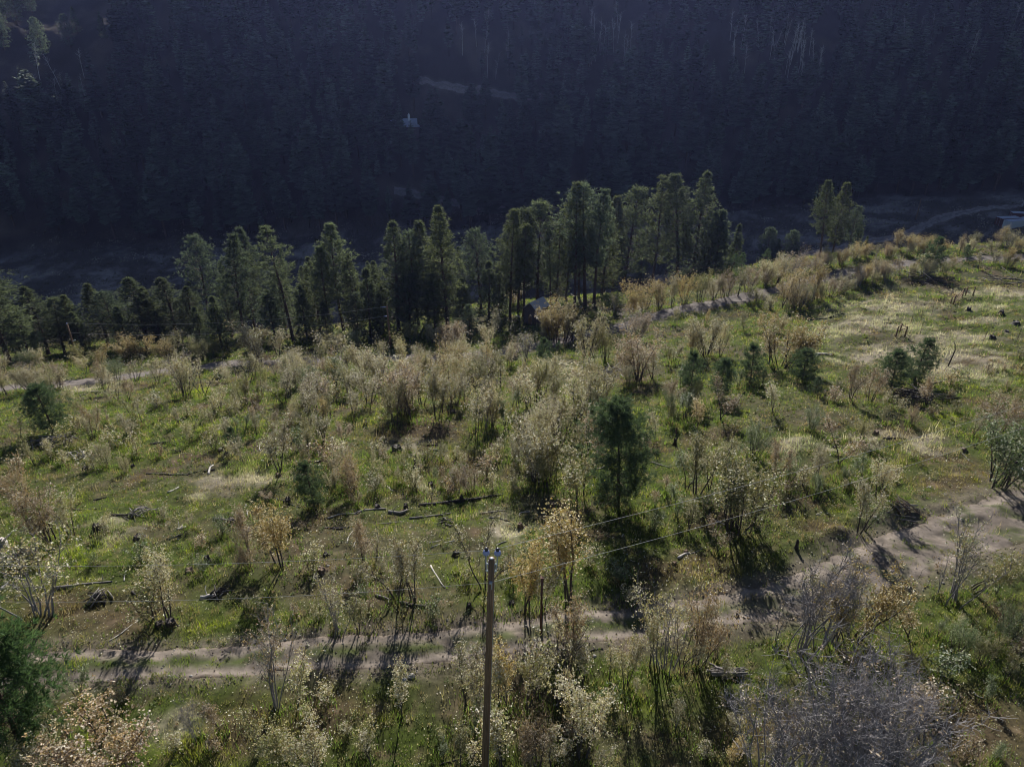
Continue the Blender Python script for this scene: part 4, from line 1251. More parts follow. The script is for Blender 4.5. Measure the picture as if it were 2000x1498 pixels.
for s in [(444, 891, .30, .55), (563, 981, .28, .6), (406, 1099, .2, .5), (371, 1116, .33, .45), (273, 1056, .33, .5), (193, 1038, .33, .6), (168, 918, .25, .4), (336, 1224, .38, .6), (312, 1222, .28, .35), (544, 928, .25, .5), (453, 1021, .32, .5), (259, 909, .2, .35), (902, 981, .2, .8),
          (891, 1083, .22, .5), (1077, 991, .3, .7), (916, 1190, .2, .45), (842, 949, .25, .55), (793, 994, .25, .5), (737, 994, .24, .4), (776, 879, .5, .5), (1318, 869, .14, .9), (811, 911, .14, .8), (1016, 1026, .2, .4), (1555, 1069, .14, .75), (1317, 1107, .2, .35),
          (1891, 608, .4, .6), (1955, 612, .4, .6), (1983, 634, .5, .6), (1966, 649, .4, .6), (1937, 662, .4, .6), (628, 1118, .25, .4), (637, 1085, .25, .35), (1340, 1075, .15, .3), (885, 810, .4, .6), (960, 875, .3, .5), (560, 740, .35, .6), (1710, 850, .35, .5), (1320, 850, .14, 1.0), (1440, 1205, .14, .25), (1075, 1440, .12, .4),
          (430, 880, .22, .4), (715, 830, .3, .5), (1030, 790, .35, .5), (1000, 1178, .2, .3), (1880, 880, .3, .4), (1630, 873, .22, .35), (1370, 895, .18, .5), (1480, 1035, .15, .3)]:
    stump(*s, 'dark' if R.random() < 0.7 else 'brown')

# upturned bleached root wad at the left edge
RW = at(8, 1074)
e = thing('root_wad', 'bleached upturned root wad with splayed roots at the oak clump', 'root wad', RW)
b = MB(); b.tube([(-1.6, 0.1, 0.25), (-0.7, 0.05, 0.32), (0.05, 0, 0.55)], [0.22, 0.28, 0.42], 10, c=LOGC['pale'], cap=True); link('stem', b.mesh('stem', [M_log], True), e)
rng = np.random.default_rng(3)
for k in range(9):
    a = k * 0.7
    b = MB(); b.tube(wander((0.05, 0, 0.55), (0.4, math.cos(a), math.sin(a) * 0.9 + 0.1), rng.uniform(0.5, 1.0), 4, rng, 0.2), np.linspace(0.11, 0.02, 5), 6, c=LOGC['pale'] * rng.uniform(0.6, 1.2))
    link('root', b.mesh('root', [M_log], True), e)


def slash(px, py, wpx, n, tone, label, ht=0.5, flat=False):
    p = at(px, py)
    w = wpx / FPX * np.linalg.norm(p - (0, 0, CAM_Z)) * 0.5
    rng = np.random.default_rng(int(px + py))
    e = thing('slash_pile', label, 'brush pile', p, 0, 1.0, 'slash piles of the clearing')
    for k in range(n):
        r = rng.uniform(0.018, 0.062) * (1.4 if flat else 1)
        L = w * rng.uniform(0.7, 1.5)
        a = rng.normal(0, 0.25) if flat else rng.uniform(0, np.pi)
        c = rng.normal(0, 0.35, 2) * w * (0.3 if flat else 1)
        z = max(0.05, ht * rng.random() * (1 - min(1, np.hypot(*c) / w)) + 0.05)
        tl = rng.normal(0, 0.22) * (0.3 if flat else 1)
        d = np.array([np.cos(a), np.sin(a), tl]) * L / 2
        q = np.array([np.array([c[0], c[1], z]) - d, np.array([c[0], c[1], z + 0.04]), np.array([c[0], c[1], z]) + d])
        gz_ = H(q[:, 0] + p[0], q[:, 1] + p[1]) - p[2]
        q[:, 2] = np.maximum(q[:, 2] + gz_ * 0.9, gz_ + r * 0.5)
        tc = LOGC[tone] if rng.random() < 0.7 else LOGC['grey']
        b = MB(); b.tube(q, [r, r * 0.85, r * 0.5], 6, c=tc * rng.uniform(0.7, 1.3), cap=True)
        link('branch', b.mesh('branch', [M_log], True), e)
    return e


slash(105, 864, 75, 34, 'grey', 'grey slash pile of branches beside the round young pine')
slash(154, 892, 52, 24, 'pale', 'bleached slash pile of split wood among low shrubs')
slash(1189, 728, 60, 34, 'pale', 'bleached slash pile in the oak thicket near the gravel road')
slash(1783, 775, 95, 44, 'dark', 'dark tall slash pile beside the twin young pines', 1.0)
slash(191, 1172, 40, 22, 'dark', 'small dark heap of charred branches in the clearing')
slash(276, 1002, 48, 22, 'grey', 'low scattered heap of grey branches in the open clearing')
slash(1804, 549, 110, 40, 'dark', 'long dark slash pile by the bare soil near the road', 0.8)
slash(1965, 552, 90, 30, 'dark', 'dark slash pile with pale sticks on bare brown soil', 0.7)
slash(1427, 1317, 88, 22, 'grey', 'flat stack of thin grey poles lying in grass', 0.35, True)
slash(1762, 998, 60, 26, 'brown', 'brown heap of dead twigs on the dirt bank of the track', 0.9)
slash(430, 1158, 40, 14, 'dark', 'little pile of dark sticks below a slim oak', 0.3)
slash(868, 1022, 40, 18, 'dark', 'dark twiggy heap beside the longest charred log', 0.5)
slash(660, 725, 30, 8, 'pale', 'few pale sticks heaped at the edge of the gravel road', 0.3)
slash(1240, 722, 36, 14, 'grey', 'small grey slash heap under the rust oak', 0.4)


def rock(px, py, r):
    p = at(px, py)
    rng = np.random.default_rng(int(px * 5 + py))
    b = MB(); prof = [(-0.5, 0.55), (-0.15, 0.95), (0.25, 0.85), (0.55, 0.45)]
    k = 9
    v = np.array([[(np.cos(a) * r * f * rng.uniform(0.8, 1.2), np.sin(a) * r * f * rng.uniform(0.8, 1.2) * 0.8, z * r * rng.uniform(0.85, 1.1)) for a in np.arange(k) * 2 * np.pi / k] for z, f in prof]).reshape(-1, 3)
    q = [(i * k + j, i * k + (j + 1) % k, (i + 1) * k + (j + 1) % k, (i + 1) * k + j) for i in range(3) for j in range(k)]
    v = np.concatenate([v, [(0, 0, 0.6 * r)]])
    b.add(v, q, [(3 * k + j, 3 * k + (j + 1) % k, 4 * k) for j in range(k)])
    o = link('rock', b.mesh('rock', [M_rock])); o.location = [float(c) for c in p]
    return tag(o, f'pale rough {"boulder" if r > 0.3 else "stone"} {zone(p[0], p[1])}', 'rock', 'loose rocks of the hillside')


for (px, py, r) in [(1598, 1006, .16), (1712, 1006, .2), (1815, 952, .22), (1845, 965, .15), (803, 1321, .24), (790, 1328, .15), (1160, 1283, .14), (520, 1207, .13), (573, 1203, .1), (1603, 1003, .1), (1452, 1043, .12), (1855, 975, .12), (1020, 1312, .12), (640, 1105, .14), (400, 1118, .14), (1035, 612, .7), (1010, 618, .5), (1135, 600, .5), (1880, 1010, .14), (1700, 1120, .1), (1575, 1212, .13), (1660, 1180, .1), (330, 1322, .09), (372, 1318, .1)]:
    rock(px, py, r)

# dead bent snag in the meadow
SN = at(1851, 716)
e = thing('dead_snag', 'thin bent dead snag standing in the straw-grass meadow', 'snag', SN)
b = MB(); b.tube([(0, 0, -0.2), (0.15, 0, 1.0), (0.25, 0, 2.0), (0.05, 0, 2.7), (-0.25, 0, 3.1)], [0.09, 0.075, 0.06, 0.045, 0.02], 7, c=LOGC['dark']); link('stem', b.mesh('stem', [M_log], True), e)
b = MB(); b.tube([(0.2, 0, 1.4), (-0.5, -0.3, 1.1), (-1.1, -0.4, 0.95)], [0.04, 0.03, 0.012], 5, c=LOGC['grey']); link('branch', b.mesh('branch', [M_log], True), e)
# ------------------------------------------------------------------ pines of the treeline
TL = [  # base px, base py, top py, shape, width
    (21, 712, 533, 'round', 1.25), (95, 692, 560, 'cone', 1.15), (128, 692, 588, 'round', 1.0), (212, 676, 557, 'cone', 1.2), (290, 678, 540, 'cone', 1.25), (348, 672, 541, 'cone', 1.25), (372, 655, 575, 'round', 1.1),
    (434, 680, 580, 'small', 1.0), (413, 648, 469, 'round', 0.95), (480, 672, 457, 'column', 1.1), (525, 646, 445, 'column', 1.1), (574, 667, 436, 'open', 1.25), (650, 655, 480, 'column', 1.05), (672, 646, 436, 'column', 1.1), (724, 660, 526, 'small', 1.0), (605, 640, 520, 'cone', 0.9),
    (779, 645, 431, 'cone', 1.1), (818, 636, 456, 'round', 1.0), (838, 628, 431, 'column', 1.0), (874, 645, 402, 'cone', 1.05), (940, 606, 452, 'round', 1.1), (955, 622, 512, 'small', 1.1), (919, 664, 598, 'small', 0.9),
    (996, 624, 417, 'column', 1.0), (1012, 605, 414, 'round', 0.9), (1022, 617, 442, 'open', 1.1), (1049, 604, 403, 'round', 1.15), (1075, 606, 455, 'open', 1.0), (1122, 600, 360, 'open', 1.0), (1105, 586, 393, 'column', 0.95), (1143, 593, 365, 'round', 1.05), (1160, 594, 370, 'column', 1.05),
    (1196, 566, 390, 'column', 0.9), (1217, 560, 372, 'round', 1.0), (1276, 540, 349, 'open', 0.95), (1324, 537, 346, 'column', 1.15), (1353, 541, 337, 'cone', 1.0), (1398, 508, 412, 'small', 1.0), (1435, 505, 440, 'small', 0.7),
    (1601, 505, 355, 'column', 1.0), (1626, 490, 362, 'column', 1.0), (1658, 482, 405, 'round', 0.8), (1672, 480, 432, 'small', 0.8), (1690, 482, 462, 'small', 0.8),
    (60, 705, 600, 'small', 1.2), (165, 690, 610, 'small', 1.2), (250, 684, 600, 'small', 1.2), (320, 680, 610, 'small', 1.1), (395, 676, 600, 'small', 1.1), (540, 668, 575, 'small', 1.2), (600, 662, 560, 'small', 1.2), (640, 660, 590, 'small', 1.1), (700, 658, 575, 'small', 1.1), (750, 648, 560, 'small', 1.1), (800, 645, 540, 'small', 1.2), (850, 640, 530, 'small', 1.2), (905, 635, 545, 'small', 1.2), (975, 615, 520, 'small', 1.1),
    (45, 700, 575, 'cone', 1.0), (150, 688, 580, 'cone', 1.1), (235, 680, 575, 'round', 1.1), (310, 676, 560, 'cone', 1.1), (385, 668, 560, 'cone', 1.1), (455, 660, 520, 'cone', 1.0), (500, 655, 500, 'round', 1.0), (560, 655, 510, 'cone', 1.0), (625, 648, 505, 'cone', 1.1), (695, 645, 500, 'cone', 1.0), (745, 640, 510, 'cone', 1.0), (795, 632, 480, 'cone', 1.0), (855, 628, 470, 'round', 1.0), (1085, 590, 430, 'cone', 0.9), (1130, 582, 420, 'round', 1.0), (1175, 575, 410, 'cone', 1.0), (1380, 520, 420, 'small', 1.0),
]
for k, (px, py, top, kd, wd) in enumerate(TL):
    p = at(px, py, 150)
    h = max(4.0, height_to(p, top))
    place = 'left of the guyed power pole' if px < 740 else 'between the guyed pole and the shed' if px < 1040 else 'behind the shed beyond the gravel road' if px < 1260 else 'on the valley bank beyond the roadside oaks'
    place = place.replace('left of the guyed power pole', 'by the bracketed power pole' if px < 400 else 'before the guyed power pole')
    size = 'very tall ' if h > 19 else 'tall ' if h > 13 else ''
    pine(TALL, kd, p, h, f'{size}{PSHAPE[kd]} ponderosa pine {place}', 'ponderosa pines beyond the gravel road', None, wd * (1.2 if kd == 'cone' else 1.12) * (1.4 if px < 400 and kd != 'small' else 1))
# pines standing in shade on the valley floor
for (px, Y, h, kd) in [(1492, 168, 11, 'small'), (1538, 166, 11, 'small'), (1510, 172, 8, 'small'), (1420, 160, 9, 'small'), (1250, 165, 12, 'cone'), (1180, 160, 14, 'cone'), (1090, 165, 13, 'cone'), (1000, 160, 15, 'column'), (900, 158, 13, 'cone'), (820, 155, 14, 'round'), (730, 150, 13, 'cone'), (620, 150, 12, 'cone'), (560, 146, 13, 'round'), (460, 145, 12, 'cone'), (390, 142, 12, 'small'), (330, 140, 10, 'small'), (150, 140, 9, 'small'), (90, 138, 10, 'small'), (230, 137, 9, 'small'), (950, 170, 9, 'small'), (1130, 175, 10, 'small'), (1300, 172, 12, 'round'), (680, 165, 9, 'small')]:
    p = at_dist(px, Y)
    pine(TALL, kd, p, h, f'{PSHAPE[kd]} pine in shade below the bank behind lit pines', 'shaded pines below the bank')

# young pines of the clearing
YP = [(105, 846, 757, 'bushy', 0, 1.2, 'dense round young pine beside the grey slash pile'), (1207, 992, 800, 'lone', 0, 0.97, 'lone tall young pine in the middle of the clearing'), (48, 1474, 1238, 'near', 0, 0.86, 'big bright green young pine beside the end of the dirt track'),
      (613, 988, 905, 'bushy', 1, 0.9, 'thin grey-green young pine near a stump in the open clearing'), (462, 880, 836, 'bushy', 1, 1.0, 'small young pine beside a dark stump in the clearing'), (1737, 764, 690, 'bushy', 0, 1.15, 'shorter of the twin young pines beside the dark slash pile'), (1785, 748, 666, 'bushy', 1, 1.1, 'taller of the twin young pines beside the dark slash pile'),
      (1566, 748, 687, 'bushy', 0, 1.35, 'squat wide young pine at the foot of the golden oak'), (1590, 772, 735, 'seedling', 0, 1.6, 'low spreading pine seedling beside the squat wide young pine'), (1464, 750, 676, 'bushy', 1, 0.95, 'upright young pine between tan oaks in green grass'), (1487, 755, 722, 'seedling', 0, 1.3, 'pine seedling beside the upright young pine'),
      (1405, 778, 706, 'bushy', 0, 1.0, 'dark young pine partly hidden by a tan oak'), (1346, 785, 690, 'bushy', 1, 0.7, 'narrow young pine among slim oaks in the green grass'), (1063, 712, 662, 'bushy', 1, 0.9, 'small bright young pine beside the gravel road'), (1088, 690, 666, 'seedling', 0, 1.2, 'pine seedling at the edge of the gravel road'),
      (1811, 538, 466, 'bushy', 1, 0.9, 'dark green young pine among roadside oaks near the containers'), (1426, 534, 497, 'seedling', 0, 1.5, 'young pine on the bank beyond the golden roadside oaks'), (1447, 534, 497, 'seedling', 0, 1.4, 'young pine on the bank beyond the golden roadside oaks'), (1491, 522, 487, 'seedling', 0, 1.3, 'young pine on the bank beyond the golden roadside oaks'),
      (1888, 512, 480, 'seedling', 0, 1.6, 'small green pine under the roadside oaks near the containers'), (1100, 900, 872, 'seedling', 0, 1.0, 'pine seedling in the oak thicket of the clearing')]
for (px, py, top, kd, var, wd, lab) in YP:
    p = at(px, py, 150)
    pine(YOUNG, kd, p, height_to(p, top), lab, 'young pines of the clearing', var, wd, 'young_pine')
    OAKLIST.append((p[0], p[1], 1.6))

# ------------------------------------------------------------------ oaks
lone = at(1207, 992); LANDMARKS += [(lone[0], lone[1], 4.0, 'beside the lone tall young pine')]
sl = at(1783, 775); LANDMARKS += [(sl[0], sl[1], 7, 'beside the dark tall slash pile')]
cc = at(1990, 960); LANDMARKS += [(cc[0], cc[1], 6, 'beside the parked white car')]
OAKS = [  # base px, base py, top py, colour, shape, width
    (78, 1203, 1040, 'half', 'clump', 1.15), (95, 1060, 945, 'rust', 'clump', 0.9), (140, 1045, 965, 'tan', 'tree', 0.9), (50, 985, 915, 'rust', 'clump', 0.8), (332, 1215, 1062, 'tan', 'tree', 0.8), (300, 1210, 1120, 'olive', 'sapling', 1.0), (660, 1238, 1140, 'half', 'clump', 1.0), (552, 1108, 985, 'gold', 'tree', 0.95), (540, 1105, 1010, 'gold', 'slim', 1.2), (485, 1082, 990, 'rust', 'tree', 0.95), (487, 1110, 1062, 'rust', 'clump', 1.0), (180, 857, 790, 'rust', 'tree', 0.9), (545, 922, 813, 'tan', 'tree', 0.95), (600, 890, 808, 'olive', 'tree', 0.95), (205, 912, 866, 'tan', 'clump', 1.0), (690, 972, 888, 'rust', 'clump', 0.8), (660, 932, 884, 'tan', 'clump', 0.8), (920, 962, 903, 'rust', 'clump', 0.9), (244, 927, 892, 'tan', 'clump', 0.8), (390, 1068, 1043, 'rust', 'sapling', 1.3), (525, 985, 955, 'rust', 'slim', 1.2), (470, 880, 850, 'tan', 'slim', 1.2), (430, 800, 750, 'tan', 'tree', 1.0), (480, 790, 735, 'olive', 'clump', 0.8), (895, 965, 905, 'bare', 'slim', 0.9), (700, 1235, 1160, 'olive', 'slim', 1.2),
    (540, 1388, 1232, 'half', 'clump', 1.0), (580, 1380, 1270, 'tan', 'slim', 1.1), (158, 1372, 1300, 'green', 'slim', 1.2), (190, 1525, 1395, 'rust', 'clump', 1.25), (120, 1515, 1420, 'tan', 'clump', 1.0), (250, 1500, 1420, 'tan', 'tree', 1.0), (388, 1445, 1370, 'bare', 'clump', 0.8), (560, 1500, 1385, 'olive', 'tree', 1.0), (620, 1505, 1400, 'tan', 'clump', 0.9), (240, 1370, 1330, 'rust', 'sapling', 1.0),
    (786, 1398, 1290, 'tan', 'slim', 1.0), (725, 1500, 1430, 'half', 'slim', 1.0), (775, 1168, 1030, 'half', 'tree', 0.9), (810, 1174, 1018, 'tan', 'tree', 0.75), (708, 1098, 1010, 'rust', 'tree', 0.85), (735, 1092, 1030, 'half', 'slim', 1.0), (946, 1156, 1012, 'half', 'tree', 0.9), (1028, 1192, 1055, 'gold', 'tree', 0.85), (1060, 1190, 1080, 'tan', 'slim', 1.1), (1114, 1178, 1002, 'gold', 'tree', 1.05), (1000, 1120, 1060, 'olive', 'slim', 0.9),
    (909, 1372, 1262, 'tan', 'slim', 1.0), (936, 1380, 1275, 'half', 'slim', 1.0), (974, 1382, 1252, 'gold', 'slim', 1.0), (992, 1385, 1268, 'tan', 'slim', 1.1), (1030, 1390, 1242, 'tan', 'slim', 1.1), (1050, 1370, 1280, 'olive', 'slim', 1.0), (1087, 1375, 1200, 'half', 'tree', 0.8), (1112, 1332, 1185, 'rust', 'tree', 0.9), (1140, 1335, 1230, 'tan', 'slim', 1.2), (1222, 1342, 1228, 'tan', 'tree', 0.95), (1190, 1330, 1250, 'half', 'slim', 1.0), (1296, 1306, 1148, 'half', 'clump', 0.85), (1270, 1305, 1190, 'tan', 'slim', 1.0),
    (1136, 1485, 1330, 'tan', 'tree', 0.9), (982, 1505, 1392, 'tan', 'slim', 1.2), (945, 1500, 1410, 'half', 'slim', 1.0), (1045, 1510, 1410, 'rust', 'clump', 0.8), (1075, 1500, 1420, 'tan', 'slim', 1.0), (900, 1500, 1420, 'olive', 'slim', 1.0), (1180, 1510, 1440, 'half', 'slim', 1.0),
    (1362, 1298, 1165, 'rust', 'clump', 0.8), (1330, 1300, 1185, 'half', 'tree', 0.9), (1400, 1290, 1210, 'rust', 'slim', 1.0), (1565, 1278, 1082, 'bare', 'clump', 1.0), (1600, 1270, 1110, 'bare', 'tree', 0.9), (1660, 1248, 1108, 'gold', 'clump', 0.95), (1625, 1255, 1130, 'olive', 'tree', 0.9), (1515, 1258, 1170, 'bare', 'slim', 0.9),
    (1490, 1530, 1335, 'bare', 'clump', 0.95), (1560, 1545, 1300, 'bare', 'clump', 1.05), (1640, 1545, 1310, 'bare', 'clump', 1.0), (1715, 1525, 1335, 'bare', 'clump', 1.0), (1765, 1490, 1370, 'bare', 'clump', 1.0), (1600, 1600, 1400, 'bare', 'clump', 1.2), (1690, 1600, 1400, 'bare', 'clump', 1.2), (1530, 1490, 1400, 'half', 'tree', 1.0), (1800, 1460, 1340, 'rust', 'slim', 1.2), (1430, 1500, 1430, 'gold', 'slim', 0.9),
    (1860, 1178, 1028, 'half', 'clump', 0.9), (1828, 1165, 1085, 'bare', 'slim', 1.0), (1944, 1165, 1095, 'green', 'slim', 1.2), (1775, 1242, 1150, 'gold', 'slim', 1.2), (1760, 1332, 1268, 'rust', 'slim', 1.0), (1870, 1275, 1215, 'green', 'clump', 1.0), (1915, 1295, 1240, 'olive', 'clump', 0.9), (1960, 1250, 1190, 'green', 'clump', 1.0), (1990, 1215, 1150, 'rust', 'slim', 1.2), (1820, 1300, 1250, 'green', 'sapling', 1.5), (1960, 1330, 1270, 'olive', 'slim', 1.0),
    (1938, 950, 815, 'green', 'clump', 1.15), (1975, 940, 830, 'green', 'tree', 1.1), (1930, 850, 768, 'rust', 'clump', 1.2), (1965, 840, 775, 'rust', 'tree', 1.1), (1900, 850, 800, 'tan', 'tree', 1.1), (1678, 1038, 938, 'tan', 'tree', 0.9), (1690, 1030, 960, 'green', 'slim', 1.2), (1715, 978, 882, 'tan', 'tree', 0.95),
    (1440, 1035, 880, 'olive', 'clump', 1.1), (1420, 1030, 900, 'green', 'tree', 1.0), (1470, 1020, 905, 'olive', 'tree', 1.0), (1358, 968, 842, 'olive', 'tree', 0.95), (1340, 955, 870, 'green', 'slim', 1.2), (1385, 955, 860, 'tan', 'slim', 1.1), (1425, 908, 850, 'olive', 'tree', 1.0), (1470, 895, 828, 'green', 'clump', 1.0), (1510, 943, 858, 'rust', 'tree', 0.9), (1540, 935, 890, 'green', 'clump', 1.0), (1592, 935, 868, 'tan', 'tree', 1.0), (1637, 908, 828, 'rust', 'slim', 1.3), (1685, 940, 885, 'green', 'slim', 1.3), (1320, 1010, 945, 'green', 'slim', 1.2), (1345, 1035, 970, 'olive', 'slim', 1.2), (1400, 1080, 1025, 'rust', 'slim', 1.2), (1220, 1125, 1085, 'green', 'sapling', 1.6), (1590, 960, 925, 'green', 'clump', 0.9), (1650, 945, 910, 'green', 'clump', 0.9),
    (1583, 840, 798, 'green', 'clump', 1.1), (1510, 810, 745, 'tan', 'slim', 1.3), (1360, 838, 776, 'gold', 'slim', 1.2), (1680, 862, 820, 'olive', 'clump', 1.0), (1657, 783, 708, 'rust', 'tree', 1.0), (1699, 788, 715, 'rust', 'tree', 1.0), (1810, 790, 735, 'rust', 'tree', 1.1), (1855, 752, 720, 'gold', 'sapling', 1.6), (1780, 830, 795, 'rust', 'clump', 1.0), (1627, 785, 755, 'rust', 'sapling', 1.4),
    (1527, 715, 610, 'gold', 'clump', 1.2), (1555, 712, 635, 'gold', 'tree', 1.0), (1500, 715, 640, 'gold', 'slim', 1.4), (1377, 695, 608, 'tan', 'clump', 1.1), (1350, 700, 640, 'gold', 'tree', 1.0), (1405, 695, 632, 'tan', 'tree', 1.0), (1245, 745, 648, 'rust', 'clump', 1.2), (1275, 740, 665, 'tan', 'tree', 1.1), (1225, 735, 660, 'tan', 'tree', 1.0), (1150, 712, 610, 'tan', 'clump', 0.95), (1182, 705, 638, 'olive', 'clump', 0.9), (1222, 662, 600, 'half', 'clump', 1.4), (1245, 668, 610, 'rust', 'clump', 1.1),
    (1078, 668, 586, 'gold', 'clump', 1.1), (1102, 664, 588, 'gold', 'clump', 1.1), (1060, 668, 605, 'tan', 'clump', 0.9), (1120, 662, 605, 'olive', 'clump', 0.9), (1025, 712, 640, 'half', 'clump', 1.2), (1000, 710, 660, 'rust', 'slim', 1.3), (1020, 592, 540, 'olive', 'tree', 1.6), (1000, 596, 560, 'gold', 'clump', 1.3), (980, 620, 575, 'green', 'slim', 1.3), (1090, 600, 562, 'tan', 'tree', 1.0),
    (1232, 612, 550, 'gold', 'clump', 1.0), (1258, 608, 546, 'gold', 'clump', 1.05), (1288, 602, 545, 'gold', 'clump', 1.0), (1312, 600, 538, 'tan', 'tree', 1.0), (1337, 594, 532, 'gold', 'clump', 0.8), (1365, 590, 530, 'olive', 'clump', 0.9), (1392, 584, 535, 'tan', 'clump', 1.0), (1200, 615, 575, 'half', 'clump', 1.1), (1415, 580, 525, 'rust', 'clump', 1.0), (1460, 572, 520, 'rust', 'clump', 1.1), (1440, 578, 520, 'olive', 'tree', 1.1), (1490, 560, 505, 'tan', 'clump', 1.0), (1515, 553, 490, 'tan', 'clump', 1.2), (1540, 560, 488, 'half', 'clump', 1.1), (1560, 585, 520, 'gold', 'clump', 1.2), (1585, 590, 515, 'gold', 'tree', 1.1), (1530, 600, 535, 'gold', 'tree', 1.1),
    (880, 692, 628, 'rust', 'clump', 1.0), (900, 690, 632, 'rust', 'tree', 1.1), (802, 672, 628, 'olive', 'tree', 1.2), (835, 672, 635, 'tan', 'tree', 1.0), (952, 685, 630, 'tan', 'tree', 1.0), (965, 665, 600, 'tan', 'slim', 1.2), (690, 662, 632, 'olive', 'tree', 1.0), (510, 706, 630, 'tan', 'clump', 1.2), (660, 712, 640, 'half', 'clump', 1.0), (545, 700, 640, 'tan', 'tree', 1.1), (278, 700, 655, 'gold', 'clump', 1.1), (340, 698, 650, 'olive', 'clump', 1.1), (395, 694, 652, 'green', 'clump', 1.1), (305, 705, 670, 'olive', 'tree', 1.0), (170, 735, 690, 'tan', 'tree', 1.2), (190, 738, 672, 'gold', 'slim', 1.0), (230, 740, 700, 'green', 'clump', 1.2), (265, 745, 700, 'half', 'clump', 1.2),
]
for (px, py, top, pal, shp, wd) in OAKS:
    oak(px, py, top, pal, shp, None, wd * (0.8 if 1280 < py < 1400 and px < 1450 else 1.0))
# the leaning oak beside the track
oak(1898, 1156, 1018, 'olive', 'tree', 0, 0.75, (0.0, 0.42))


def fill(poly, n, hs, pals, shapes, gap=1.0, tries=40, ymax=150):
    """more oaks of the same kinds where the photo shows a thicket"""
    xs = [p[0] for p in poly]; ys = [p[1] for p in poly]
    made = 0
    for _ in range(n * tries):
        if made >= n:
            break
        px, py = R.uniform(min(xs), max(xs)), R.uniform(min(ys), max(ys))
        c = False
        for i in range(len(poly)):
            (x0, y0), (x1, y1) = poly[i], poly[i - 1]
            if (y0 > py) != (y1 > py) and px < (x1 - x0) * (py - y0) / (y1 - y0) + x0:
                c = not c
        if not c:
            continue
        p = at(px, py, ymax)
        d, hw = dist_to_path(TRACK, [p[0]], [p[1]])
        if abs(d[0]) < hw[0] * 1.05:
            continue
        d, hw = dist_to_path(ROAD, [p[0]], [p[1]])
        if abs(d[0]) < hw[0] * 1.1:
            continue
        if any((p[0] - ox) ** 2 + (p[1] - oy) ** 2 < (gap * orr) ** 2 for ox, oy, orr in OAKLIST):
            continue
        oak(0, 0, 0, R.choices(*zip(*pals))[0], R.choices(*zip(*shapes))[0], None, R.uniform(0.85, 1.2), None, p, R.uniform(*hs))
        made += 1


PALM = [('tan', 6), ('rust', 2), ('half', 4), ('olive', 4), ('gold', 1.6), ('green', 0.8)]
# dense middle thicket
fill([(700, 800), (760, 745), (960, 735), (1150, 760), (1190, 830), (1150, 900), (1050, 950), (1000, 860), (850, 850), (720, 850)], 52, (3.6, 6.0), PALM, [('clump', 3), ('tree', 3), ('slim', 3)], 0.85)
fill([(1040, 880), (1100, 850), (1160, 870), (1180, 960), (1120, 1000), (1050, 960)], 11, (3.5, 5.5), PALM, [('slim', 4), ('tree', 2)], 0.5)
fill([(540, 760), (700, 745), (720, 830), (560, 850)], 14, (3.2, 5.0), PALM, [('clump', 2), ('tree', 3), ('slim', 2)], 1.0)
# strip of oaks along the clearing side of the gravel road
fill([(0, 750), (240, 755), (480, 725), (700, 712), (950, 705), (960, 740), (700, 755), (450, 770), (200, 790), (0, 800)], 40, (3.0, 5.0), [('tan', 5), ('half', 5), ('rust', 2), ('olive', 2), ('gold', 1)], [('clump', 4), ('tree', 3), ('slim', 2)], 0.9)
fill([(300, 735), (700, 718), (1000, 712), (1180, 730), (1180, 770), (900, 775), (600, 780), (300, 790)], 44, (2.4, 4.4), [('tan', 6), ('half', 4), ('olive', 2), ('rust', 1)], [('slim', 6), ('tree', 2)], 0.55)
fill([(0, 800), (300, 785), (700, 780), (700, 860), (350, 880), (0, 900)], 30, (1.6, 3.2), [('tan', 6), ('olive', 3), ('rust', 1)], [('slim', 6), ('sapling', 2)], 0.9)
# strip on the pine side
fill([(0, 715), (200, 705), (400, 690), (600, 680), (760, 675), (900, 668), (900, 690), (600, 697), (300, 712), (0, 740)], 16, (2.6, 4.2), [('tan', 4), ('olive', 3), ('green', 2), ('gold', 1)], [('clump', 3), ('tree', 3)], 1.0)
# roadside belt at the meadow end
fill([(1450, 560), (1600, 520), (1760, 490), (2000, 478), (2010, 498), (1800, 505), (1640, 530), (1480, 568)], 46, (2.6, 4.2), [('gold', 4), ('tan', 4), ('rust', 2), ('half', 2), ('olive', 1)], [('clump', 5), ('tree', 2)], 0.55)
fill([(1540, 590), (1620, 560), (1760, 535), (1880, 522), (2000, 512), (2000, 520), (1880, 535), (1760, 552), (1640, 585), (1560, 610)], 44, (2.2, 4.0), [('tan', 4), ('half', 3), ('gold', 2), ('olive', 2), ('rust', 1)], [('clump', 5), ('tree', 2), ('slim', 1)], 0.6)
fill([(1300, 640), (1480, 590), (1620, 600), (1600, 650), (1440, 660), (1320, 680)], 14, (2.2, 3.8), [('tan', 4), ('olive', 3), ('half', 2), ('gold', 2)], [('clump', 3), ('slim', 3)], 1.0)
fill([(1200, 780), (1300, 690), (1480, 770), (1450, 850), (1280, 860)], 14, (2.4, 4.4), [('tan', 3), ('olive', 4), ('rust', 2), ('green', 2)], [('slim', 4), ('tree', 3)], 1.2)
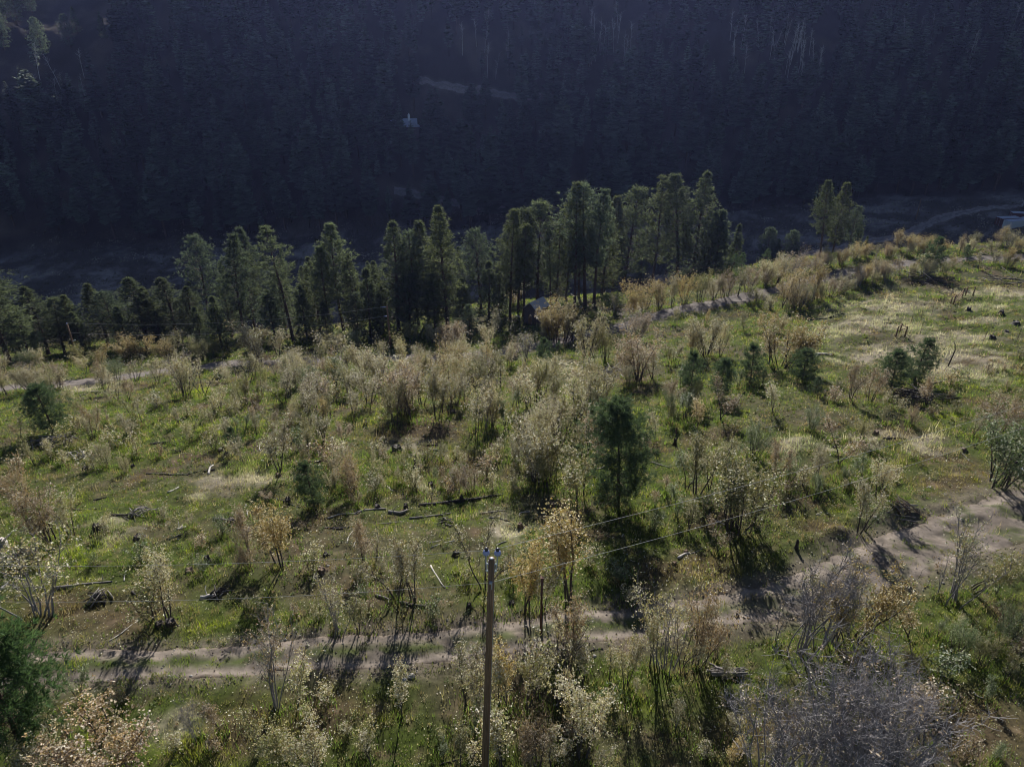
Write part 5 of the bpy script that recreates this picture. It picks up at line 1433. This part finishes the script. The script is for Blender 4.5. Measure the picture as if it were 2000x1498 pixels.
# open clearing: scattered small ones
fill([(0, 880), (250, 800), (560, 800), (700, 880), (700, 1000), (560, 930), (300, 900), (0, 960)], 48, (1.2, 3.2), [('tan', 4), ('rust', 2), ('olive', 3), ('green', 1)], [('slim', 4), ('tree', 2), ('sapling', 6)], 1.1)
fill([(650, 880), (1000, 880), (1030, 970), (900, 970), (650, 960)], 34, (1.1, 2.4), [('rust', 2), ('olive', 3), ('tan', 3), ('green', 1)], [('slim', 3), ('sapling', 5), ('clump', 1)], 1.2)
fill([(0, 1000), (600, 1010), (640, 1220), (0, 1230)], 26, (0.9, 1.9), [('rust', 2), ('olive', 3), ('tan', 3), ('green', 2)], [('sapling', 6), ('slim', 1)], 1.6)
fill([(1250, 870), (1720, 800), (1820, 940), (1600, 1000), (1260, 1060)], 34, (0.9, 2.2), [('rust', 2), ('olive', 4), ('tan', 3), ('green', 4)], [('sapling', 5), ('slim', 2)], 1.3)
fill([(1560, 760), (1700, 800), (2000, 830), (2000, 700), (1900, 740), (1700, 740)], 24, (0.8, 1.8), [('rust', 2), ('olive', 2), ('tan', 3)], [('sapling', 5)], 1.2)
fill([(600, 1340), (1300, 1340), (1500, 1300), (2000, 1180), (2000, 1498), (300, 1498), (300, 1400)], 34, (0.8, 2.4), [('rust', 2), ('olive', 4), ('tan', 5), ('green', 4)], [('sapling', 6), ('slim', 3)], 1.0)
fill([(700, 1100), (1000, 1100), (1300, 1110), (1300, 1190), (700, 1220)], 12, (0.8, 2.0), [('rust', 2), ('olive', 3), ('tan', 4), ('green', 2)], [('sapling', 6), ('slim', 2)], 1.0)

# ------------------------------------------------------------------ the shaded forest hill
C_H = (0.095, 0.118, 0.085)
M_far = mat_leaf('shaded_needles', 0.12, 0.8, 0.1, 0.9, 1.2)


def make_far(seed, h, r, cb0, shape, whorls, per):
    """distant conifer: tiers of drooping boughs, each a bent kite, round a tapering trunk"""
    rng = np.random.default_rng(seed)
    tb, cb = MB(), MB()
    tb.tube([(0, 0, -0.5), (0, 0, h * 0.5), (0, 0, h)], [0.24, 0.14, 0.03], 6)
    V, C_ = [], []
    for w in range(whorls):
        f = (w + rng.uniform(-0.25, 0.25)) / (whorls - 1); f = min(max(f, 0), 1)
        z = h * (cb0 + (1 - cb0) * f)
        rr = r * {'cone': (1 - f) ** 0.75 + 0.05, 'column': min(1, 0.55 + 1.6 * f) * (1 - max(0, f - 0.4) / 0.6 * 0.85), 'round': math.sin(math.pi * (0.2 + 0.74 * f)) ** 0.7}[shape]
        a0 = rng.uniform(0, 6.28)
        for b in range(per):
            a = a0 + b * 2 * np.pi / per + rng.normal(0, 0.25)
            L = rr * rng.uniform(0.6, 1.2); wd = L * rng.uniform(0.32, 0.5) + 0.12
            u_ = np.array([np.cos(a), np.sin(a), 0]); s_ = np.array([-np.sin(a), np.cos(a), 0])
            z0 = z + rng.normal(0, 0.12); up = rng.uniform(0.0, 0.35) * L * (0.4 + f); dr = rng.uniform(-0.3, 0.15) * L
            o_ = np.array([0, 0, z0])
            V += [o_, o_ + u_ * L * 0.6 + s_ * wd + (0, 0, up - wd * 0.35), o_ + u_ * L + (0, 0, up + dr), o_ + u_ * L * 0.6 - s_ * wd + (0, 0, up - wd * 0.35)]
            C_ += [np.array(C_H) * rng.uniform(0.55, 1.6)] * 4
    n_ = len(V) // 4
    cb.add(np.array(V), np.arange(4 * n_).reshape(n_, 4), None, np.array(C_), 0)
    return dict(h=h, trunk=tb.mesh('conifer_trunk', [M_pinebark], True), crown=cb.mesh('conifer_crown', [M_far, M_pinebark]))


FSH = [(2.7, 0.14, 'cone'), (3.2, 0.18, 'cone'), (2.5, 0.25, 'column'), (2.9, 0.28, 'round'), (2.2, 0.32, 'column'), (3.2, 0.22, 'round')]
FAR = [make_far(900 + k, 15, *q, 24, 11) for k, q in enumerate(FSH)]
FARLOW = [make_far(930 + k, 15, *q, 16, 8) for k, q in enumerate(FSH)]


def make_aspen(seed):
    rng = np.random.default_rng(seed)
    tb, cb = MB(), MB()
    tp = wander((0, 0, -0.3), (rng.normal(0, 0.05), rng.normal(0, 0.05), 1), 11, 7, rng, 0.03)
    tb.tube(tp, np.linspace(0.10, 0.025, 8), 6)
    for k in range(26):
        f = rng.uniform(0.45, 0.98)
        p = np.array([np.interp(f * 7, np.arange(8), tp[:, q]) for q in range(3)])
        a = rng.uniform(0, 2 * np.pi)
        cb.tube(wander(p, (np.cos(a), np.sin(a), rng.uniform(0.6, 1.4)), rng.uniform(0.8, 2.0), 3, rng, 0.15), 0.03 * np.linspace(1, 0.3, 4), 3)
    return dict(h=11, trunk=tb.mesh('aspen_trunk', [M_aspen], True), crown=cb.mesh('aspen_crown', [M_aspen]))


ASP = [make_aspen(950 + k) for k in range(3)]
hill = []
for Y in np.arange(222, 352, 6.0):
    wmax = 0.76 * (Y * _cp + 40 * _sp)
    for X in np.arange(-wmax, wmax, 6.2):
        hill.append((X + R.uniform(-3, 3), Y + R.uniform(-2.9, 2.9)))
hill = np.array(hill)
hz = H(hill[:, 0], hill[:, 1])
hx, hy_, _ = proj(hill[:, 0], hill[:, 1], hz)
keep = (hill[:, 1] > 224 + 0.12 * hill[:, 0] + 5 * pnoise(hill[:, 0] / 23, hill[:, 1] * 0, 15)) & (hx > -80) & (hx < 2080) & (hy_ > -40)
for pth in (HILL_ROAD, HILL_ROAD2, FLOOR_TRACK):
    d, hw = dist_to_path(pth, hill[:, 0], hill[:, 1])
    keep &= np.abs(d) > hw + 1.0
    sg = d                                     # keep trees off the downhill verge, which would hide the road
    keep &= ~((d < 0) & (np.abs(d) < 7) & (hill[:, 0] > pth[:, 0].min() - 2) & (hill[:, 0] < pth[:, 0].max() + 2)) | (pth is FLOOR_TRACK)
keep &= (np.hypot(hill[:, 0] - HS[0], hill[:, 1] - HS[1]) > 6.5) & ~((np.abs(hill[:, 0] - HS[0]) < 4.5) & (hill[:, 1] > HS[1] - 12) & (hill[:, 1] < HS[1]))
keep &= ~((np.abs(hill[:, 0] - TP[0]) < 2.0) & (hill[:, 1] > TP[1] - 9) & (hill[:, 1] < TP[1] + 1))
# thin open slopes seen around the upper road
opn = ((hx > 820) & (hx < 1010) & (hy_ > 70) & (hy_ < 250)) | ((hx > 1380) & (hx < 1620) & (hy_ > 60) & (hy_ < 170)) | ((hx > 1130) & (hx < 1260) & (hy_ > 40) & (hy_ < 140))
keep &= ~(opn & (NR.random(len(hill)) < 0.72))
keep &= ~((hx < 225) & (hy_ < 225) & (NR.random(len(hill)) < 0.95))
hill = hill[keep]; hz = hz[keep]; hx = hx[keep]; hy_ = hy_[keep]
hh = np.array([R.choice((R.uniform(7, 12), R.uniform(12, 18), R.uniform(16, 22))) for _ in hill])
hh = np.where(hill[:, 1] > 285, hh * 0.82, hh)
dist = np.sqrt(hill[:, 0] ** 2 + hill[:, 1] ** 2)
order = np.argsort(-hh / dist)
FARW = ['broad conical', 'wide conical', 'narrow columnar', 'round-topped', 'slim columnar', 'broad round-topped']
rest = MB()
cache = []
for pr in FARLOW:
    me = pr['crown']
    co = np.zeros(len(me.vertices) * 3); me.vertices.foreach_get('co', co)
    lp = np.zeros(len(me.loops), int); me.loops.foreach_get('vertex_index', lp)
    ls = np.zeros(len(me.polygons), int); me.polygons.foreach_get('loop_start', ls)
    mi = np.zeros(len(me.polygons), int); me.polygons.foreach_get('material_index', mi)
    cl = np.zeros(len(me.vertices) * 4); me.color_attributes['Col'].data.foreach_get('color', cl)
    q = np.stack([lp[ls + i] for i in range(4)], 1)
    cache.append((co.reshape(-1, 3), q[mi == 0], cl.reshape(-1, 4)[:, :3]))
for r_, i in enumerate(order):
    k = R.randrange(len(FAR)); pr = FAR[k]
    s = hh[i] / pr['h']; a = R.uniform(0, 6.28)
    if r_ < 300:
        where = 'at the foot of the shaded hill' if hill[i, 1] < 245 + 0.12 * hill[i, 0] else 'low on the shaded hill' if hill[i, 1] < 275 else 'high on the shaded hill'
        if hx[i] < 620: where += ' above the pale floor'
        elif hx[i] > 1500: where += ' above the containers'
        elif abs(hx[i] - 790) < 130 and hill[i, 1] < 300: where += ' near the pale-roofed house'
        e = thing('conifer', f'dark {"tall " if hh[i] > 15 else ""}{FARW[k]} conifer {where}', 'conifer', (hill[i, 0], hill[i, 1], hz[i]), a, (s * 1.05, s * 1.05, s), 'conifers of the shaded forest hill')
        link('trunk', pr['trunk'], e); link('crown', pr['crown'], e)
    else:
        co, q, cl = cache[k]
        ca, sa = math.cos(a) * s * 1.05, math.sin(a) * s * 1.05
        v = np.stack([co[:, 0] * ca - co[:, 1] * sa + hill[i, 0], co[:, 0] * sa + co[:, 1] * ca + hill[i, 1], co[:, 2] * s + hz[i]], 1)
        rest.add(v, q, None, cl * R.uniform(0.5, 1.7))
        rest.tube([(hill[i, 0], hill[i, 1], hz[i] - 0.5), (hill[i, 0], hill[i, 1], hz[i] + hh[i] * 0.8)], [0.2, 0.07], 4, c=(0.04, 0.03, 0.025))
tag(link('far_forest', rest.mesh('far_forest', [M_far])), 'mass of dark conifers covering the upper shaded hill', 'forest', kind='stuff')
# sunlit pines on the high shoulder, beyond the crest shadow
for (px, py, hgt) in [(85, 112, 13), (10, 100, 13), (35, 48, 13), (138, 96, 11), (152, 66, 9), (5, 50, 14), (205, 76, 9), (64, 30, 12)]:
    p = at(px, py)
    pine(TALL, 'small', p, hgt, 'sunlit pine on the high shoulder of the shaded hill', 'sunlit pines on the hill shoulder')
na = 0
for (x0, x1, y0, y1, n) in ((1150, 1250, 60, 140, 16), (1400, 1610, 70, 165, 34), (900, 1010, 60, 170, 12), (60, 180, 130, 240, 8), (1700, 1990, 30, 150, 10)):
    for _ in range(n):
        p = at(R.uniform(x0, x1), R.uniform(y0, y1))
        pr = R.choice(ASP); s = R.uniform(0.7, 1.2)
        e = thing('bare_aspen', 'pale leafless aspen in the bare stand high on the shaded hill', 'aspen', p, R.uniform(0, 6.28), s, 'bare aspens of the shaded hill')
        link('trunk', pr['trunk'], e); link('crown', pr['crown'], e)
# ------------------------------------------------------------------ tall grass round the feet of the oaks
tb_ = MB()
P = np.array([(x, y, w) for x, y, w in OAKLIST])
k = 34
x = np.repeat(P[:, 0], k); y = np.repeat(P[:, 1], k); w = np.repeat(P[:, 2], k)
a = NR.uniform(0, 2 * np.pi, len(x)); r = np.abs(NR.normal(0, 0.55, len(x))) * (0.5 + w)
x = x + np.cos(a) * r; y = y + np.sin(a) * r - 0.25 * w
kp = off_roads(x, y, False)
x, y = x[kp], y[kp]; z = H(x, y)
gc_ = np.where((NR.random(len(x)) < 0.62)[:, None], np.array([0.10, 0.15, 0.03]), np.array([0.17, 0.15, 0.07])) * NR.uniform(0.7, 1.5, len(x))[:, None]
dsc = 0.03 + 0.0007 * y
add_blades(tb_, x, y, z, NR.uniform(0.16, 0.42, len(x)) * (1 + 0.006 * y), dsc, gc_, 5, 0.5, 0.10)
tag(link('tall_grass', tb_.mesh('tall_grass', [M_grass])), 'taller green grass growing round the feet of the oaks', 'grass', kind='stuff')

# ------------------------------------------------------------------ clods and pebbles loose on the track
sb = MB()
n = 5200
i = NR.integers(0, len(TRACK) - 1, n)
dd_ = np.gradient(TRACK[:, :2], axis=0); dd_ /= np.linalg.norm(dd_, axis=1)[:, None]
s_ = NR.uniform(-1.35, 1.35, n)
s_ = np.where(NR.random(n) < 0.5, np.sign(s_) * NR.uniform(0.8, 1.3, n), s_)
x = TRACK[i, 0] - dd_[i, 1] * s_ * TRACK[i, 2] * 0.5; y = TRACK[i, 1] + dd_[i, 0] * s_ * TRACK[i, 2] * 0.5
z = H(x, y); kp = in_view(x, y, z); x, y, z = x[kp], y[kp], z[kp]; n = len(x)
r = 0.018 + 0.06 * NR.random(n) ** 4
o8 = np.array([(1, 0, 0), (0, 1, 0), (-1, 0, 0), (0, -1, 0), (0, 0, 0.8), (0, 0, -0.5)], float)
v = np.stack([x, y, z + 0.02], 1)[:, None, :] + o8[None] * r[:, None, None] * NR.uniform(0.6, 1.3, (n, 6, 1))
t8 = np.array([(0, 1, 4), (1, 2, 4), (2, 3, 4), (3, 0, 4), (1, 0, 5), (2, 1, 5), (3, 2, 5), (0, 3, 5)])
sb.add(v.reshape(-1, 3), None, (np.arange(n)[:, None, None] * 6 + t8[None]).reshape(-1, 3), np.repeat(np.where((NR.random(n) < 0.3)[:, None], np.array([0.42, 0.39, 0.35]), C_DIRT * 0.7), 6, 0))
tag(link('track_stones', sb.mesh('track_stones', [M_dirt])), 'small stones and clods lying along the dirt track', 'gravel', kind='stuff')

# ------------------------------------------------------------------ air
m, n, l = new_mat('haze_air')
out = n.new('ShaderNodeOutputMaterial'); pv = n.new('ShaderNodeVolumePrincipled')
pv.inputs['Color'].default_value = (0.36, 0.45, 1.0, 1)
pv.inputs['Density'].default_value = HAZE
pv.inputs['Anisotropy'].default_value = 0.6
l.new(pv.outputs['Volume'], out.inputs['Volume'])
b = MB(); b.box(-1250, 1250, -100, 950, -330, 260)
tag(link('haze', b.mesh('haze', [m])), 'thin blue haze filling the valley air', 'haze', kind='stuff')
